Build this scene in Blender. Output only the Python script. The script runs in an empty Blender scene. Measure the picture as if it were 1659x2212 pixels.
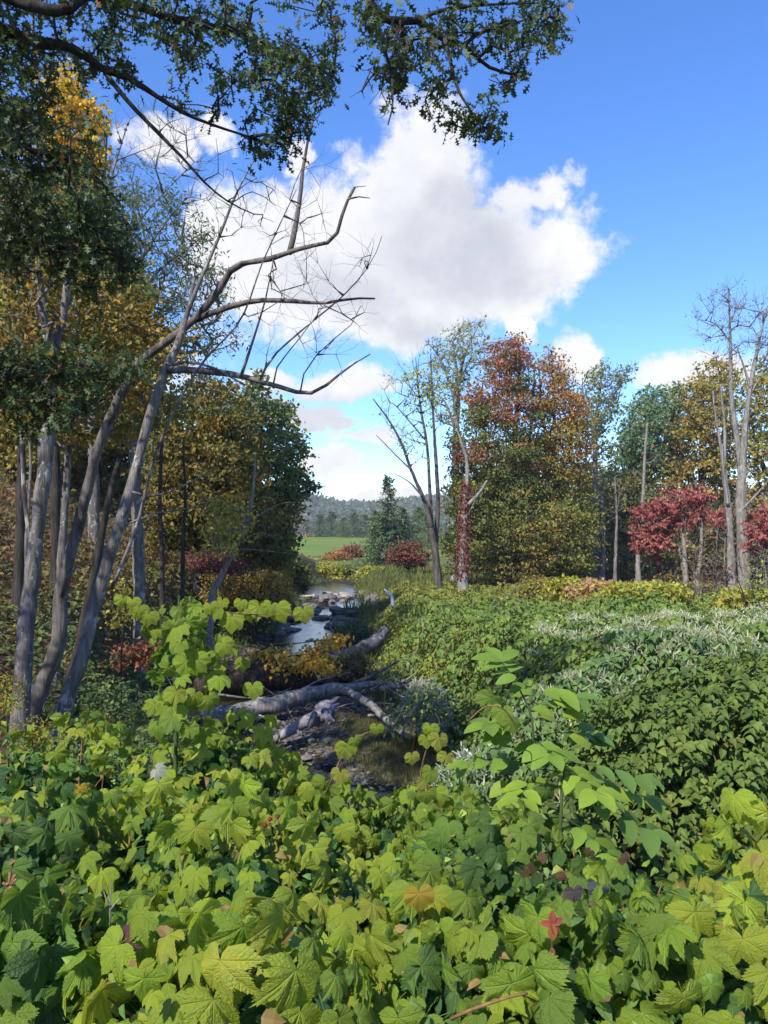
import bpy, math, random
import numpy as np

random.seed(3)
rng = np.random.default_rng(11)
scene = bpy.context.scene
COL = scene.collection

# ------------------------------------------------------------------ camera
CAM_Z = 4.0
FPX, UC, VH = 1670.0, 829.5, 1150.0     # focal length, centre column and horizon row in a 1659 x 2212 picture
cam_data = bpy.data.cameras.new("camera")
cam_data.sensor_width = 36.0
cam_data.lens = FPX / 2212.0 * 36.0
cam_data.shift_y = 44.0 / 2212.0
cam_data.clip_start = 0.05
cam_data.clip_end = 6000.0
cam = bpy.data.objects.new("camera", cam_data)
cam.location = (0, 0, CAM_Z)
cam.rotation_euler = (math.radians(90), 0, 0)
COL.objects.link(cam)
scene.camera = cam

# ------------------------------------------------------------------ sun
SUN_DIR = np.array([-0.40, -0.60, 0.69]); SUN_DIR /= np.linalg.norm(SUN_DIR)
SUN_EL = math.asin(SUN_DIR[2])
SUN_AZ = math.atan2(SUN_DIR[0], SUN_DIR[1])          # clockwise from +Y
sun_data = bpy.data.lights.new("sun", 'SUN')
sun_data.energy = 3.3
sun_data.angle = math.radians(0.55)
sun_data.color = (1.0, 0.93, 0.82)
sun = bpy.data.objects.new("sun", sun_data)
from mathutils import Vector, Matrix
sun.rotation_euler = Vector((-SUN_DIR[0], -SUN_DIR[1], -SUN_DIR[2])).to_track_quat('-Z', 'Y').to_euler()
sun.location = (-20, -20, 40)
COL.objects.link(sun)

# ------------------------------------------------------------------ colour management
scene.view_settings.view_transform = 'Standard'
scene.view_settings.look = 'None'
scene.view_settings.exposure = 1.25
scene.view_settings.gamma = 1.0
scene.view_settings.use_curve_mapping = False
scene.cycles.max_bounces = 7
scene.cycles.diffuse_bounces = 4
scene.cycles.glossy_bounces = 3
scene.cycles.transmission_bounces = 5
scene.cycles.caustics_reflective = False
scene.cycles.caustics_refractive = False

# ------------------------------------------------------------------ node helper
class NT:
    def __init__(s, tree):
        s.t = tree
        s.n = tree.nodes
        s.l = tree.links
    def new(s, kind, **kw):
        nd = s.n.new(kind)
        for k, v in kw.items():
            setattr(nd, k, v)
        return nd
    def put(s, sock, val):
        if hasattr(val, 'is_output'):
            s.l.new(val, sock)
        elif val is not None:
            sock.default_value = val
    def math(s, op, a, b=None, c=None, clamp=False):
        nd = s.new('ShaderNodeMath', operation=op, use_clamp=clamp)
        s.put(nd.inputs[0], a)
        if b is not None: s.put(nd.inputs[1], b)
        if c is not None: s.put(nd.inputs[2], c)
        return nd.outputs[0]
    def vmath(s, op, a, b=None):
        nd = s.new('ShaderNodeVectorMath', operation=op)
        s.put(nd.inputs[0], a)
        if b is not None: s.put(nd.inputs[1], b)
        return nd.outputs['Value'] if op in ('LENGTH', 'DOT_PRODUCT', 'DISTANCE') else nd.outputs[0]
    def noise(s, vec, scale, detail=4.0, rough=0.55, distortion=0.0, color=False):
        nd = s.new('ShaderNodeTexNoise')
        if vec is not None: s.put(nd.inputs['Vector'], vec)
        nd.inputs['Scale'].default_value = scale
        nd.inputs['Detail'].default_value = detail
        nd.inputs['Roughness'].default_value = rough
        nd.inputs['Distortion'].default_value = distortion
        return nd.outputs['Color'] if color else nd.outputs['Fac']
    def mix(s, fac, a, b, mode='MIX'):
        nd = s.new('ShaderNodeMix', data_type='RGBA', blend_type=mode)
        s.put(nd.inputs['Factor'], fac)
        s.put(nd.inputs[6], a if hasattr(a, 'is_output') else (*a, 1.0))
        s.put(nd.inputs[7], b if hasattr(b, 'is_output') else (*b, 1.0))
        return nd.outputs[2]
    def step(s, x, lo, hi, smooth=True):
        nd = s.new('ShaderNodeMapRange', interpolation_type='SMOOTHSTEP' if smooth else 'LINEAR')
        s.put(nd.inputs[0], x)
        nd.inputs[1].default_value = lo
        nd.inputs[2].default_value = hi
        nd.inputs[3].default_value = 0.0
        nd.inputs[4].default_value = 1.0
        return nd.outputs[0]
    def combine(s, x, y, z):
        nd = s.new('ShaderNodeCombineXYZ')
        s.put(nd.inputs[0], x); s.put(nd.inputs[1], y); s.put(nd.inputs[2], z)
        return nd.outputs[0]

# ------------------------------------------------------------------ sky with clouds
world = bpy.data.worlds.new("World")
scene.world = world
world.use_nodes = True
w = NT(world.node_tree)
w.n.clear()
w_out = w.new('ShaderNodeOutputWorld')
w_bg = w.new('ShaderNodeBackground')
w_bg.inputs['Strength'].default_value = 0.13
w.l.new(w_bg.outputs[0], w_out.inputs[0])
sky = w.new('ShaderNodeTexSky', sky_type='NISHITA')
sky.sun_disc = False
sky.sun_elevation = SUN_EL
sky.sun_rotation = SUN_AZ
sky.altitude = 300
sky.air_density = 1.0
sky.dust_density = 0.25
sky.ozone_density = 2.2
hsv = w.new('ShaderNodeHueSaturation')
hsv.inputs['Hue'].default_value = 0.508
hsv.inputs['Saturation'].default_value = 1.14
hsv.inputs['Value'].default_value = 1.0
w.l.new(w.mix(1.0, sky.outputs[0], (0.70, 0.80, 0.93), 'MULTIPLY'), hsv.inputs['Color'])
tc = w.new('ShaderNodeTexCoord')
dirv = tc.outputs['Generated']
sep = w.new('ShaderNodeSeparateXYZ')
w.l.new(dirv, sep.inputs[0])
az = w.math('ARCTAN2', sep.outputs[0], sep.outputs[1])
el = w.math('ARCSINE', sep.outputs[2])
# ragged edges: the position is bent by noise before it is compared with the cloud shapes
warp = w.noise(dirv, 9.0, 6.0, 0.6, color=True)
wsub = w.vmath('SUBTRACT', warp, (0.5, 0.5, 0.5))
wsc = w.vmath('MULTIPLY', wsub, (0.12, 0.10, 0.0))
pos = w.vmath('ADD', w.combine(az, el, 0.0), wsc)
def uv2ang(u, v):
    a = math.atan((u - UC) / FPX)
    return a, math.atan((VH - v) / FPX * math.cos(a))
def blob(u, v, ru, rv, p=None, gain=1.0):
    a, e = uv2ang(u, v)
    d = w.vmath('SUBTRACT', p or pos, (a, e, 0.0))
    d = w.vmath('MULTIPLY', d, (FPX / ru / 1.02, FPX / rv / 1.02, 0.0))
    f = w.math('SUBTRACT', 1.0, w.vmath('LENGTH', d))
    return w.math('MULTIPLY', f, gain) if gain != 1.0 else f
def union(lst, k=0.12):
    r = lst[0]
    for x in lst[1:]:
        r = w.math('SMOOTH_MAX', r, x, k)
    return r
main = union([blob(*b) for b in (
    (920, 345, 130, 130), (900, 455, 230, 150), (700, 545, 270, 160), (1000, 545, 270, 150),
    (1165, 545, 140, 78), (640, 650, 250, 110), (860, 690, 200, 80), (510, 520, 150, 120),
    (1010, 610, 260, 90), (1110, 430, 70, 50))])
small = union([blob(*b) for b in (
    (345, 285, 95, 60), (470, 272, 60, 36), (640, 335, 40, 26), (765, 832, 130, 42), (660, 900, 90, 26), (720, 925, 80, 20), (610, 835, 90, 34),
    (700, 995, 90, 26), (800, 955, 90, 20), (800, 1075, 100, 24), (860, 1070, 60, 30), (1255, 765, 58, 58),
    (1470, 805, 85, 46), (1540, 790, 90, 40), (1130, 715, 36, 30), (1180, 390, 60, 30, None, .6), (1170, 430, 50, 40, None, .7),
    (60, 560, 190, 150), (200, 780, 240, 120))], 0.05)
# cloud cover goes on round the rest of the sky outside the frame
behind = w.step(w.math('ABSOLUTE', az), 0.62, 0.85)
others = w.math('SUBTRACT', w.math('MULTIPLY', w.step(w.noise(dirv, 3.2, 3.0, 0.5), 0.5, 0.68), w.math('MULTIPLY', behind, 0.9)), 0.55)
fine = w.noise(dirv, 30.0, 9.0, 0.66)
finer = w.noise(dirv, 11.0, 8.0, 0.6, 0.3)
ripple = w.math('MULTIPLY', w.math('SUBTRACT', w.math('ADD', w.math('MULTIPLY', fine, 0.55), w.math('MULTIPLY', finer, 0.45)), 0.5), 2.0)
field = w.math('ADD', union([main, small, others], 0.03), ripple)
alpha = w.step(field, -0.06, 0.42)
# below 1.5 degrees nothing is cloud; the base of each cloud is greyer than its edges, as thick cloud is
low = w.noise(dirv, 6.5, 5.0, 0.55)
core = union([blob(*b) for b in ((960, 560, 250, 130), (1080, 590, 200, 80), (760, 640, 260, 95), (860, 690, 180, 70), (690, 900, 200, 60), (980, 440, 110, 120))], 0.2)
grey = w.math('MULTIPLY', w.step(w.math('ADD', core, w.math('MULTIPLY', w.math('SUBTRACT', low, 0.5), 1.6)), -0.05, 0.80), 0.80)
puff = w.step(w.math('ADD', w.math('MULTIPLY', finer, 0.6), w.math('MULTIPLY', fine, 0.4)), 0.35, 0.66)
c_bright = w.mix(puff, (2.85, 2.93, 3.12), (3.35, 3.36, 3.42))
c_grey = w.mix(puff, (1.85, 1.98, 2.3), (2.3, 2.42, 2.7))
ccol = w.mix(grey, c_bright, c_grey)
skycol = w.mix(alpha, hsv.outputs[0], ccol)
w.l.new(skycol, w_bg.inputs['Color'])

# ------------------------------------------------------------------ geometry helpers
def P(u, v, Y):
    """A point of the place: column u and row v of the picture at Y metres in front of the camera."""
    return np.array([(u - UC) / FPX * Y, Y, CAM_Z + (VH - v) / FPX * Y])

def norm(a):
    return a / np.maximum(np.linalg.norm(a, axis=-1, keepdims=True), 1e-9)

def vnoise(p, f=1.0, seed=0):
    """Cheap smooth noise, about -1..1, for arrays of points."""
    p = np.asarray(p, float) * f + seed * 17.31
    x, y, z = p[..., 0], p[..., 1], p[..., 2]
    return (np.sin(1.7 * x + 1.3 * np.sin(1.1 * y + 0.7 * z)) + np.sin(1.9 * y + 1.4 * np.sin(0.9 * z + 1.2 * x)) +
            np.sin(2.1 * z + 1.2 * np.sin(1.3 * x - 0.8 * y)) + 0.6 * np.sin(3.7 * x + 2.9 * y + 1.5 * z)) / 3.0

class Buf:
    """Collects vertices, faces and a tint for ONE mesh."""
    def __init__(s):
        s.V, s.F, s.T, s.n = [], [], [], 0
    def add(s, V, F, tint=None):
        V = np.asarray(V, float).reshape(-1, 3)
        for f in F:
            f = np.asarray(f, np.int64)
            if len(f): s.F.append(f + s.n)
        s.V.append(V)
        s.T.append(np.ones((len(V), 3)) if tint is None else np.asarray(tint, float))
        s.n += len(V)
    def tube(s, pts, rad, k=6, cap=True, wob=0.0):
        pts = np.asarray(pts, float)
        m = len(pts)
        rad = np.broadcast_to(np.asarray(rad, float), (m,))
        t = np.gradient(pts, axis=0)
        t = norm(t)
        ref = np.array([0.0, 0.0, 1.0]) if abs(t[0][2]) < 0.9 else np.array([1.0, 0, 0])
        a = norm(np.cross(t, ref)); 
        for i in range(1, m):
            if np.dot(a[i], a[i - 1]) < 0: a[i] = -a[i]
        b = np.cross(t, a)
        ang = np.arange(k) / k * 2 * math.pi
        rr = rad[:, None] * (1 + (wob * rng.standard_normal((m, k)) if wob else 0.0))
        V = pts[:, None, :] + rr[..., None] * (np.cos(ang)[None, :, None] * a[:, None, :] + np.sin(ang)[None, :, None] * b[:, None, :])
        idx = np.arange(m * k).reshape(m, k)
        q = np.stack([idx[:-1], np.roll(idx[:-1], -1, 1), np.roll(idx[1:], -1, 1), idx[1:]], -1).reshape(-1, 4)
        F = [q]
        V = V.reshape(-1, 3)
        if cap:
            V = np.vstack([V, pts[-1:] + t[-1:] * rad[-1] * 0.4, pts[:1]])
            last = idx[-1]
            tri = np.stack([last, np.roll(last, -1), np.full(k, m * k)], -1)
            tri0 = np.stack([np.roll(idx[0], -1), idx[0], np.full(k, m * k + 1)], -1)
            F.append(np.vstack([tri, tri0]))
        s.add(V, F)
    def scatter(s, tpl, Pp, axis, nrm, size, tint):
        """Copies of a leaf template: Pp (n,3) places, axis = tip direction, nrm = upper side."""
        TV, TF = tpl[0], tpl[1]
        n, m = len(Pp), len(TV)
        if n == 0: return
        y = norm(np.asarray(axis, float))
        z = norm(nrm - (nrm * y).sum(-1, keepdims=True) * y)
        x = np.cross(y, z)
        size = np.broadcast_to(np.asarray(size, float), (n,))
        L = TV[None] * size[:, None, None]
        V = Pp[:, None, :] + L[..., 0:1] * x[:, None] + L[..., 1:2] * y[:, None] + L[..., 2:3] * z[:, None]
        off = (np.arange(n) * m)[:, None, None]
        F = [(f[None] + off).reshape(-1, f.shape[1]) for f in TF]
        s.add(V.reshape(-1, 3), F, np.repeat(np.asarray(tint, float), m, 0))
    def mesh(s, name, mat, smooth=True, origin=None, uv=None):
        V = np.vstack(s.V).astype(np.float32) if s.V else np.zeros((0, 3), np.float32)
        if origin is not None: V = V - np.asarray(origin, np.float32)
        me = bpy.data.meshes.new(name)
        me.vertices.add(len(V))
        me.vertices.foreach_set('co', V.ravel())
        loops = np.concatenate([f.ravel() for f in s.F]) if s.F else np.zeros(0, np.int64)
        tot = np.concatenate([np.full(len(f), f.shape[1]) for f in s.F]) if s.F else np.zeros(0, np.int64)
        start = np.concatenate([[0], np.cumsum(tot)[:-1]]) if len(tot) else tot
        me.loops.add(len(loops))
        me.loops.foreach_set('vertex_index', loops.astype(np.int32))
        me.polygons.add(len(tot))
        me.polygons.foreach_set('loop_start', start.astype(np.int32))
        me.polygons.foreach_set('use_smooth', np.full(len(tot), smooth, bool))
        T = np.vstack(s.T) if s.T else np.zeros((0, 3))
        att = me.color_attributes.new('tint', 'FLOAT_COLOR', 'POINT')
        att.data.foreach_set('color', np.hstack([T, np.ones((len(T), 1))]).astype(np.float32).ravel())
        if uv is not None:
            ul = me.uv_layers.new(name='veins')
            ul.data.foreach_set('uv', np.asarray(uv, np.float32)[loops].ravel())
        me.update(calc_edges=True)
        me.validate()
        if mat: me.materials.append(mat)
        return me

def put(name, me, parent=None, label=None, cat=None, group=None, kind=None, loc=None):
    o = bpy.data.objects.new(name, me)
    COL.objects.link(o)
    if loc is not None: o.location = loc
    if parent is not None: o.parent = parent
    if label: o['label'] = label
    if cat: o['category'] = cat
    if group: o['group'] = group
    if kind: o['kind'] = kind
    return o

def thing(name, label, cat, base, group=None):
    o = put(name, None, None, label, cat, group, None, tuple(float(x) for x in base))
    o.empty_display_size = 0.2
    return o

def part(name, buf, mat, root, kind=None, label=None, smooth=True):
    """One mesh of its own under its thing; buf holds world coordinates."""
    return put(name, buf.mesh(name, mat, smooth, np.array(root.location)), root, label=label, kind=kind)

def smoothpath(pts, rad, step, wob=0.0):
    """A polyline made round: points every `step` metres with a little unevenness."""
    pts = np.asarray(pts, float); rad = np.asarray(rad, float)
    seg = np.linalg.norm(np.diff(pts, axis=0), axis=1)
    s0 = np.concatenate([[0], np.cumsum(seg)])
    n = max(3, int(s0[-1] / step))
    t = np.linspace(0, s0[-1], n)
    if len(pts) > 2:
        # Catmull-Rom through the given points
        out = []
        for tt in t:
            i = min(max(np.searchsorted(s0, tt) - 1, 0), len(pts) - 2)
            f = (tt - s0[i]) / max(seg[i], 1e-9)
            p0 = pts[max(i - 1, 0)]; p1 = pts[i]; p2 = pts[i + 1]; p3 = pts[min(i + 2, len(pts) - 1)]
            out.append(0.5 * (2 * p1 + (p2 - p0) * f + (2 * p0 - 5 * p1 + 4 * p2 - p3) * f * f + (3 * p1 - p0 - 3 * p2 + p3) * f ** 3))
        q = np.array(out)
    else:
        q = np.stack([np.interp(t, s0, pts[:, k]) for k in range(3)], -1)
    r = np.interp(t, s0, rad)
    if n > 6: r = r * (1 + .08 * np.sin(t / max(r.max() * 11, .05) + rng.uniform(0, 6)) * np.sin(t / max(r.max() * 4.6, .03) + rng.uniform(0, 6)) + rng.normal(0, .02, n))
    if wob:
        w1 = rng.standard_normal((n, 3)) * wob
        w1[0] = 0
        q = q + w1 * r[:, None]
    return q, r

def inpoly(u, v, poly):
    poly = np.asarray(poly, float)
    x0, y0 = poly[:, 0], poly[:, 1]
    x1, y1 = np.roll(x0, -1), np.roll(y0, -1)
    c = np.zeros(len(u), bool)
    for a, b, cc, d in zip(x0, y0, x1, y1):
        if b == d: continue
        hit = ((b > v) != (d > v)) & (u < (cc - a) * (v - b) / (d - b) + a)
        c ^= hit
    return c

def fill(poly, n, Y, dY, taper=0.75):
    """n points in a body whose outline seen from the bridge is the polygon: thick in the middle, thin at its rim."""
    poly = np.asarray(poly, float)
    lo, hi = poly.min(0), poly.max(0)
    c = poly.mean(0)
    U, V, D = [], [], []
    while sum(map(len, U)) < n:
        u = rng.uniform(lo[0], hi[0], n * 3); v = rng.uniform(lo[1], hi[1], n * 3)
        t = rng.uniform(-1, 1, n * 3)
        s = np.sqrt(1 - taper * t * t)
        k = inpoly(c[0] + (u - c[0]) / s, c[1] + (v - c[1]) / s, poly)
        U.append(u[k]); V.append(v[k]); D.append(t[k])
    u = np.concatenate(U)[:n]; v = np.concatenate(V)[:n]; y = Y + dY * np.concatenate(D)[:n]
    # the outline keeps its metres, so that the body is a body and not a fan spread from the lens
    return np.stack([(u - UC) / FPX * Y + (c[0] - UC) / FPX * (y - Y), y, CAM_Z + (VH - v) / FPX * Y], -1)

# ------------------------------------------------------------------ leaf templates (unit length, tip at +Y, upper side +Z)
def strip_leaf(ys, xs, fold=0.25, droop=0.25, fwd=0.0):
    ys = np.asarray(ys, float); xs = np.asarray(xs, float)
    n = len(ys)
    def z(x, y): return np.abs(x) * fold - droop * y * y
    Lv = np.stack([-xs, ys + fwd * xs, z(xs, ys)], -1)
    M = np.stack([0 * xs, ys, z(0 * xs, ys)], -1)
    R = np.stack([xs, ys + fwd * xs, z(xs, ys)], -1)
    V = np.vstack([Lv, M, R])
    i = np.arange(n - 1)
    F = np.vstack([np.stack([i, i + n, i + n + 1, i + 1], -1), np.stack([i + n, i + 2 * n, i + 2 * n + 1, i + n + 1], -1)])
    return V, [F]

DIAMOND = (np.array([[0, 0, 0], [0.36, 0.42, 0.10], [0, 1, -0.1], [-0.36, 0.42, 0.10]]), [np.array([[0, 1, 2], [0, 2, 3]])])
SLIM = (np.array([[0, 0, 0], [0.16, 0.4, 0.05], [0, 1, -0.15], [-0.16, 0.4, 0.05]]), [np.array([[0, 1, 2], [0, 2, 3]])])
BLADE = (np.array([[-0.02, 0, 0], [0.02, 0, 0], [0.013, 0.6, 0.02], [0, 1, -0.12], [-0.013, 0.6, 0.02]]), [np.array([[0, 1, 2], [0, 2, 4], [4, 2, 3]])])
OAK = strip_leaf([0, .14, .20, .30, .38, .50, .56, .66, .74, .84, 1.0], [.015, .02, .17, .05, .07, .33, .09, .07, .27, .07, .0], 0.15, 0.18, 0.25)
OVAL = strip_leaf([0, .08, .25, .5, .75, .92, 1.0], [.0, .14, .26, .30, .22, .09, 0], 0.25, 0.28)
HEART = strip_leaf([0, .02, .15, .38, .62, .84, 1.0], [.03, .22, .36, .36, .24, .08, 0], 0.28, 0.3)
HEART_LOW = strip_leaf([0, .12, .5, 1.0], [.05, .34, .30, 0], 0.28, 0.3)
LEAFLET = strip_leaf([0, .35, .7, 1.0], [.0, .17, .13, 0], 0.2, 0.3)

RASP_HALF = [(0, 1.0), (.09, .85), (.19, .71), (.25, .59), (.29, .51), (.43, .61), (.63, .66), (.65, .51), (.62, .36), (.58, .23), (.55, .15), (.66, .08), (.75, -.02), (.67, -.15), (.53, -.27), (.35, -.33), (.17, -.29), (.06, -.15)]
GRAPE_HALF = [(0, 1.0), (.13, .83), (.26, .71), (.34, .61), (.39, .56), (.50, .60), (.63, .58), (.68, .43), (.71, .28), (.72, .13), (.73, 0), (.68, -.16), (.58, -.28), (.44, -.36), (.28, -.38), (.14, -.31), (.05, -.15)]
def palm_leaf(half, axes, droop=0.3, seed=0, petiole=0.45):
    """A lobed leaf spread from its stalk: two rings of facets, creased along the veins, toothed at the rim. Returns V, F, uv."""
    r_ = np.random.default_rng(seed)
    h = np.array(half)
    ang = np.degrees(np.arctan2(h[:, 0], h[:, 1])); rad = np.hypot(h[:, 0], h[:, 1])
    # teeth: a point between each pair, set in and out
    a2, r2 = [ang[0]], [rad[0]]
    for k in range(1, len(ang)):
        if k < len(ang) - 2:
            for f_, g_ in ((.30, .955), (.52, 1.045), (.78, .965)):
                a2.append(ang[k - 1] * (1 - f_) + ang[k] * f_); r2.append((rad[k - 1] * (1 - f_) + rad[k] * f_) * g_)
        a2.append(ang[k]); r2.append(rad[k] * 1.015)
    a2, r2 = np.array(a2), np.array(r2)
    th = np.concatenate([-a2[:0:-1], a2])
    def sidev(): return r2 * (1 + r_.normal(0, .03, len(r2))) * (1 + .10 * np.sin(np.radians(a2) * r_.uniform(.8, 1.6) + r_.uniform(-1, 1)))
    sR, sL = sidev(), sidev(); sL[0] = sR[0]
    r = np.concatenate([sL[:0:-1], sR])
    ax_ = np.array(sorted([-a for a in axes if a] + list(axes)))
    dd = th[:, None] - ax_[None]
    near = dd[np.arange(len(th)), np.argmin(abs(dd), 1)]
    best = abs(near)
    tw, side = r_.uniform(-.18, .18), r_.uniform(-.22, .22)
    cup = r_.uniform(.22, .80) * droop / .3
    fold = r_.uniform(-.05, .42)
    ph = r_.uniform(0, 6.28, 3)
    V, uv = [np.zeros(3)], [np.zeros(2)]
    for q in (.52, 1.0):
        a = np.radians(th)
        x, y = r * q * np.sin(a), r * q * np.cos(a)
        crease = .10 * np.minimum(best / 20.0, 1.0) * q
        z = -cup * (x * x * .7 + np.maximum(y, 0) ** 2 + .5 * np.minimum(y, 0) ** 2) + crease * r - fold * np.abs(x) * .6 + tw * x * y + side * x * .3
        z = z + .05 * q * (np.sin(5 * x + ph[0]) + np.sin(6 * y + ph[1])) + .03 * q * np.sin(11 * x + 9 * y + ph[2]) + r_.normal(0, .008, len(th))
        V += list(np.stack([x, y, z], -1))
        uv += list(np.stack([np.sin(np.radians(best)) * r * q, np.cos(np.radians(near)) * r * q], -1))
    n = len(th)
    i = np.arange(n - 1)
    tri = np.stack([np.zeros(n - 1, int), i + 2, i + 1], -1)
    quad = np.stack([i + 1, i + 2, i + 2 + n, i + 1 + n], -1)
    V = np.array(V); uv = np.array(uv)
    b = len(V)
    s = 0.012
    ring0 = np.array([[s, 0, 0.005], [-s, 0, 0.005], [0, 0, -2 * s]])
    ring1 = ring0 * 1.2 + np.array([r_.uniform(-.1, .1), -petiole * 0.8, -petiole * 0.65])
    V = np.vstack([V, ring0, ring1]); uv = np.vstack([uv, np.full((6, 2), 9.0)])
    st = np.array([[b, b + 1, b + 4, b + 3], [b + 1, b + 2, b + 5, b + 4], [b + 2, b, b + 3, b + 5]])
    return V, [tri, np.vstack([quad, st])], uv

RASP = [palm_leaf(RASP_HALF, (0, 43.7, 91.5), 0.3, k) for k in range(9)]
GRAPE = [palm_leaf(GRAPE_HALF, (0, 47.4, 90), 0.34, 40 + k) for k in range(6)]

# ------------------------------------------------------------------ materials
def leaf_mat(name, rough=0.5, trans=0.35, source='tint', veins=False, gain=1.0, spec=0.35):
    m = bpy.data.materials.new(name)
    m.use_nodes = True
    t = NT(m.node_tree)
    t.n.clear()
    out = t.new('ShaderNodeOutputMaterial')
    geo = t.new('ShaderNodeNewGeometry')
    if source == 'tint':
        at = t.new('ShaderNodeAttribute', attribute_name='tint')
        base = at.outputs['Color']
        mott = t.noise(geo.outputs['Position'], 14.0, 3.0, 0.6)
        base = t.mix(t.math('MULTIPLY', t.step(mott, 0.35, 0.75), 0.30), base, t.mix(1.0, base, (1.30, 1.12, 0.75), 'MULTIPLY'))
    else:
        oi = t.new('ShaderNodeObjectInfo')
        base = oi.outputs['Color']
        tco = t.new('ShaderNodeTexCoord')
        v = t.vmath('ADD', tco.outputs['Object'], t.combine(t.math('MULTIPLY', oi.outputs['Random'], 37.0), t.math('MULTIPLY', oi.outputs['Random'], 91.0), 0.0))
        mott = t.noise(v, 3.0, 5.0, 0.62)
        base = t.mix(t.math('MULTIPLY', t.step(mott, 0.42, 0.72), 0.5), base, t.mix(1.0, base, (1.35, 1.12, 0.8), 'MULTIPLY'))
        spot = t.noise(v, 9.0, 4.0, 0.6)
        base = t.mix(t.math('MULTIPLY', t.step(spot, 0.69, 0.75), 0.5), base, (0.16, 0.09, 0.03))
    bump_h = None
    hole = None
    if veins:
        uv = t.new('ShaderNodeUVMap', uv_map='veins')
        su = t.new('ShaderNodeSeparateXYZ')
        t.l.new(uv.outputs[0], su.inputs[0])
        U, V = su.outputs[0], su.outputs[1]
        main = t.math('SUBTRACT', 1.0, t.step(U, 0.006, 0.03))
        q = t.math('FRACT', t.math('MULTIPLY', t.math('SUBTRACT', V, t.math('MULTIPLY', U, 0.9)), 8.5))
        q = t.math('ABSOLUTE', t.math('SUBTRACT', q, 0.5))
        sec = t.math('MULTIPLY', t.math('SUBTRACT', 1.0, t.step(q, 0.02, 0.16)), 0.55)
        vein = t.math('MAXIMUM', main, sec)
        rim = t.math('MULTIPLY', t.step(V, .55, .95), t.step(t.noise(v, 1.6, 4.0, .6), .52, .66))
        base = t.mix(t.math('MULTIPLY', rim, .75), base, t.mix(t.step(t.noise(v, 5.0, 3.0, .6), .4, .6), (.17, .12, .03), (.30, .27, .05)))
        quilt = t.noise(t.new('ShaderNodeTexCoord').outputs['Object'], 16.0, 3.0, 0.6)
        base = t.mix(t.math('MULTIPLY', vein, 0.34), base, t.mix(1.0, base, (1.4, 1.35, 1.3), 'MULTIPLY'))
        bump_h = t.math('SUBTRACT', t.math('MULTIPLY', quilt, 0.9), t.math('MULTIPLY', vein, 0.45))
    if gain != 1.0:
        base = t.mix(1.0, base, (gain, gain, gain), 'MULTIPLY')
    # the underside of a leaf is paler and duller
    base = t.mix(t.math('MULTIPLY', geo.outputs['Backfacing'], 0.45), base, t.mix(1.0, base, (1.15, 1.2, 1.6), 'MULTIPLY'))
    bs = t.new('ShaderNodeBsdfPrincipled')
    t.l.new(base, bs.inputs['Base Color'])
    bs.inputs['Roughness'].default_value = rough
    bs.inputs['Specular IOR Level'].default_value = spec
    tr = t.new('ShaderNodeBsdfTranslucent')
    t.l.new(t.mix(1.0, base, (1.35, 1.25, 0.55), 'MULTIPLY'), tr.inputs['Color'])
    if bump_h is not None:
        bp = t.new('ShaderNodeBump')
        bp.inputs['Strength'].default_value = 0.60
        bp.inputs['Distance'].default_value = 0.016
        t.l.new(bump_h, bp.inputs['Height'])
        t.l.new(bp.outputs[0], bs.inputs['Normal'])
    mx = t.new('ShaderNodeMixShader')
    mx.inputs[0].default_value = trans
    t.l.new(bs.outputs[0], mx.inputs[1]); t.l.new(tr.outputs[0], mx.inputs[2])
    t.l.new(mx.outputs[0], out.inputs[0])
    return m

def bark_mat(name, dark, light, patch=None, patch_amt=0.5, scale=9.0, stretch=0.16, bump=1.0):
    m = bpy.data.materials.new(name)
    m.use_nodes = True
    t = NT(m.node_tree)
    bs = t.n['Principled BSDF']
    co = t.new('ShaderNodeTexCoord').outputs['Object']
    st = t.vmath('MULTIPLY', co, (1.0, 1.0, stretch))
    n1 = t.noise(st, scale, 6.0, 0.65, 0.6)
    n2 = t.noise(st, scale * 4, 4.0, 0.6)
    c = t.mix(t.step(t.math('ADD', t.math('MULTIPLY', n1, 0.7), t.math('MULTIPLY', n2, 0.3)), 0.36, 0.64), dark, light)
    if patch:
        n3 = t.noise(t.vmath('MULTIPLY', co, (1.6, 1.6, .8)), 3.6, 7.0, 0.72)
        c = t.mix(t.math('MULTIPLY', t.step(n3, 0.54, 0.62), patch_amt), c, patch)
        n4 = t.noise(co, 11.0, 4.0, 0.6)
        c = t.mix(t.math('MULTIPLY', t.step(n4, 0.62, 0.68), patch_amt * 0.8), c, tuple(min(1, x * 1.35) for x in patch))
    t.l.new(c, bs.inputs['Base Color'])
    bs.inputs['Roughness'].default_value = 0.9
    bs.inputs['Specular IOR Level'].default_value = 0.15
    bp = t.new('ShaderNodeBump')
    bp.inputs['Strength'].default_value = bump
    bp.inputs['Distance'].default_value = 0.03
    t.l.new(t.math('ADD', n1, t.math('MULTIPLY', n2, 0.4)), bp.inputs['Height'])
    t.l.new(bp.outputs[0], bs.inputs['Normal'])
    return m

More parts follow.
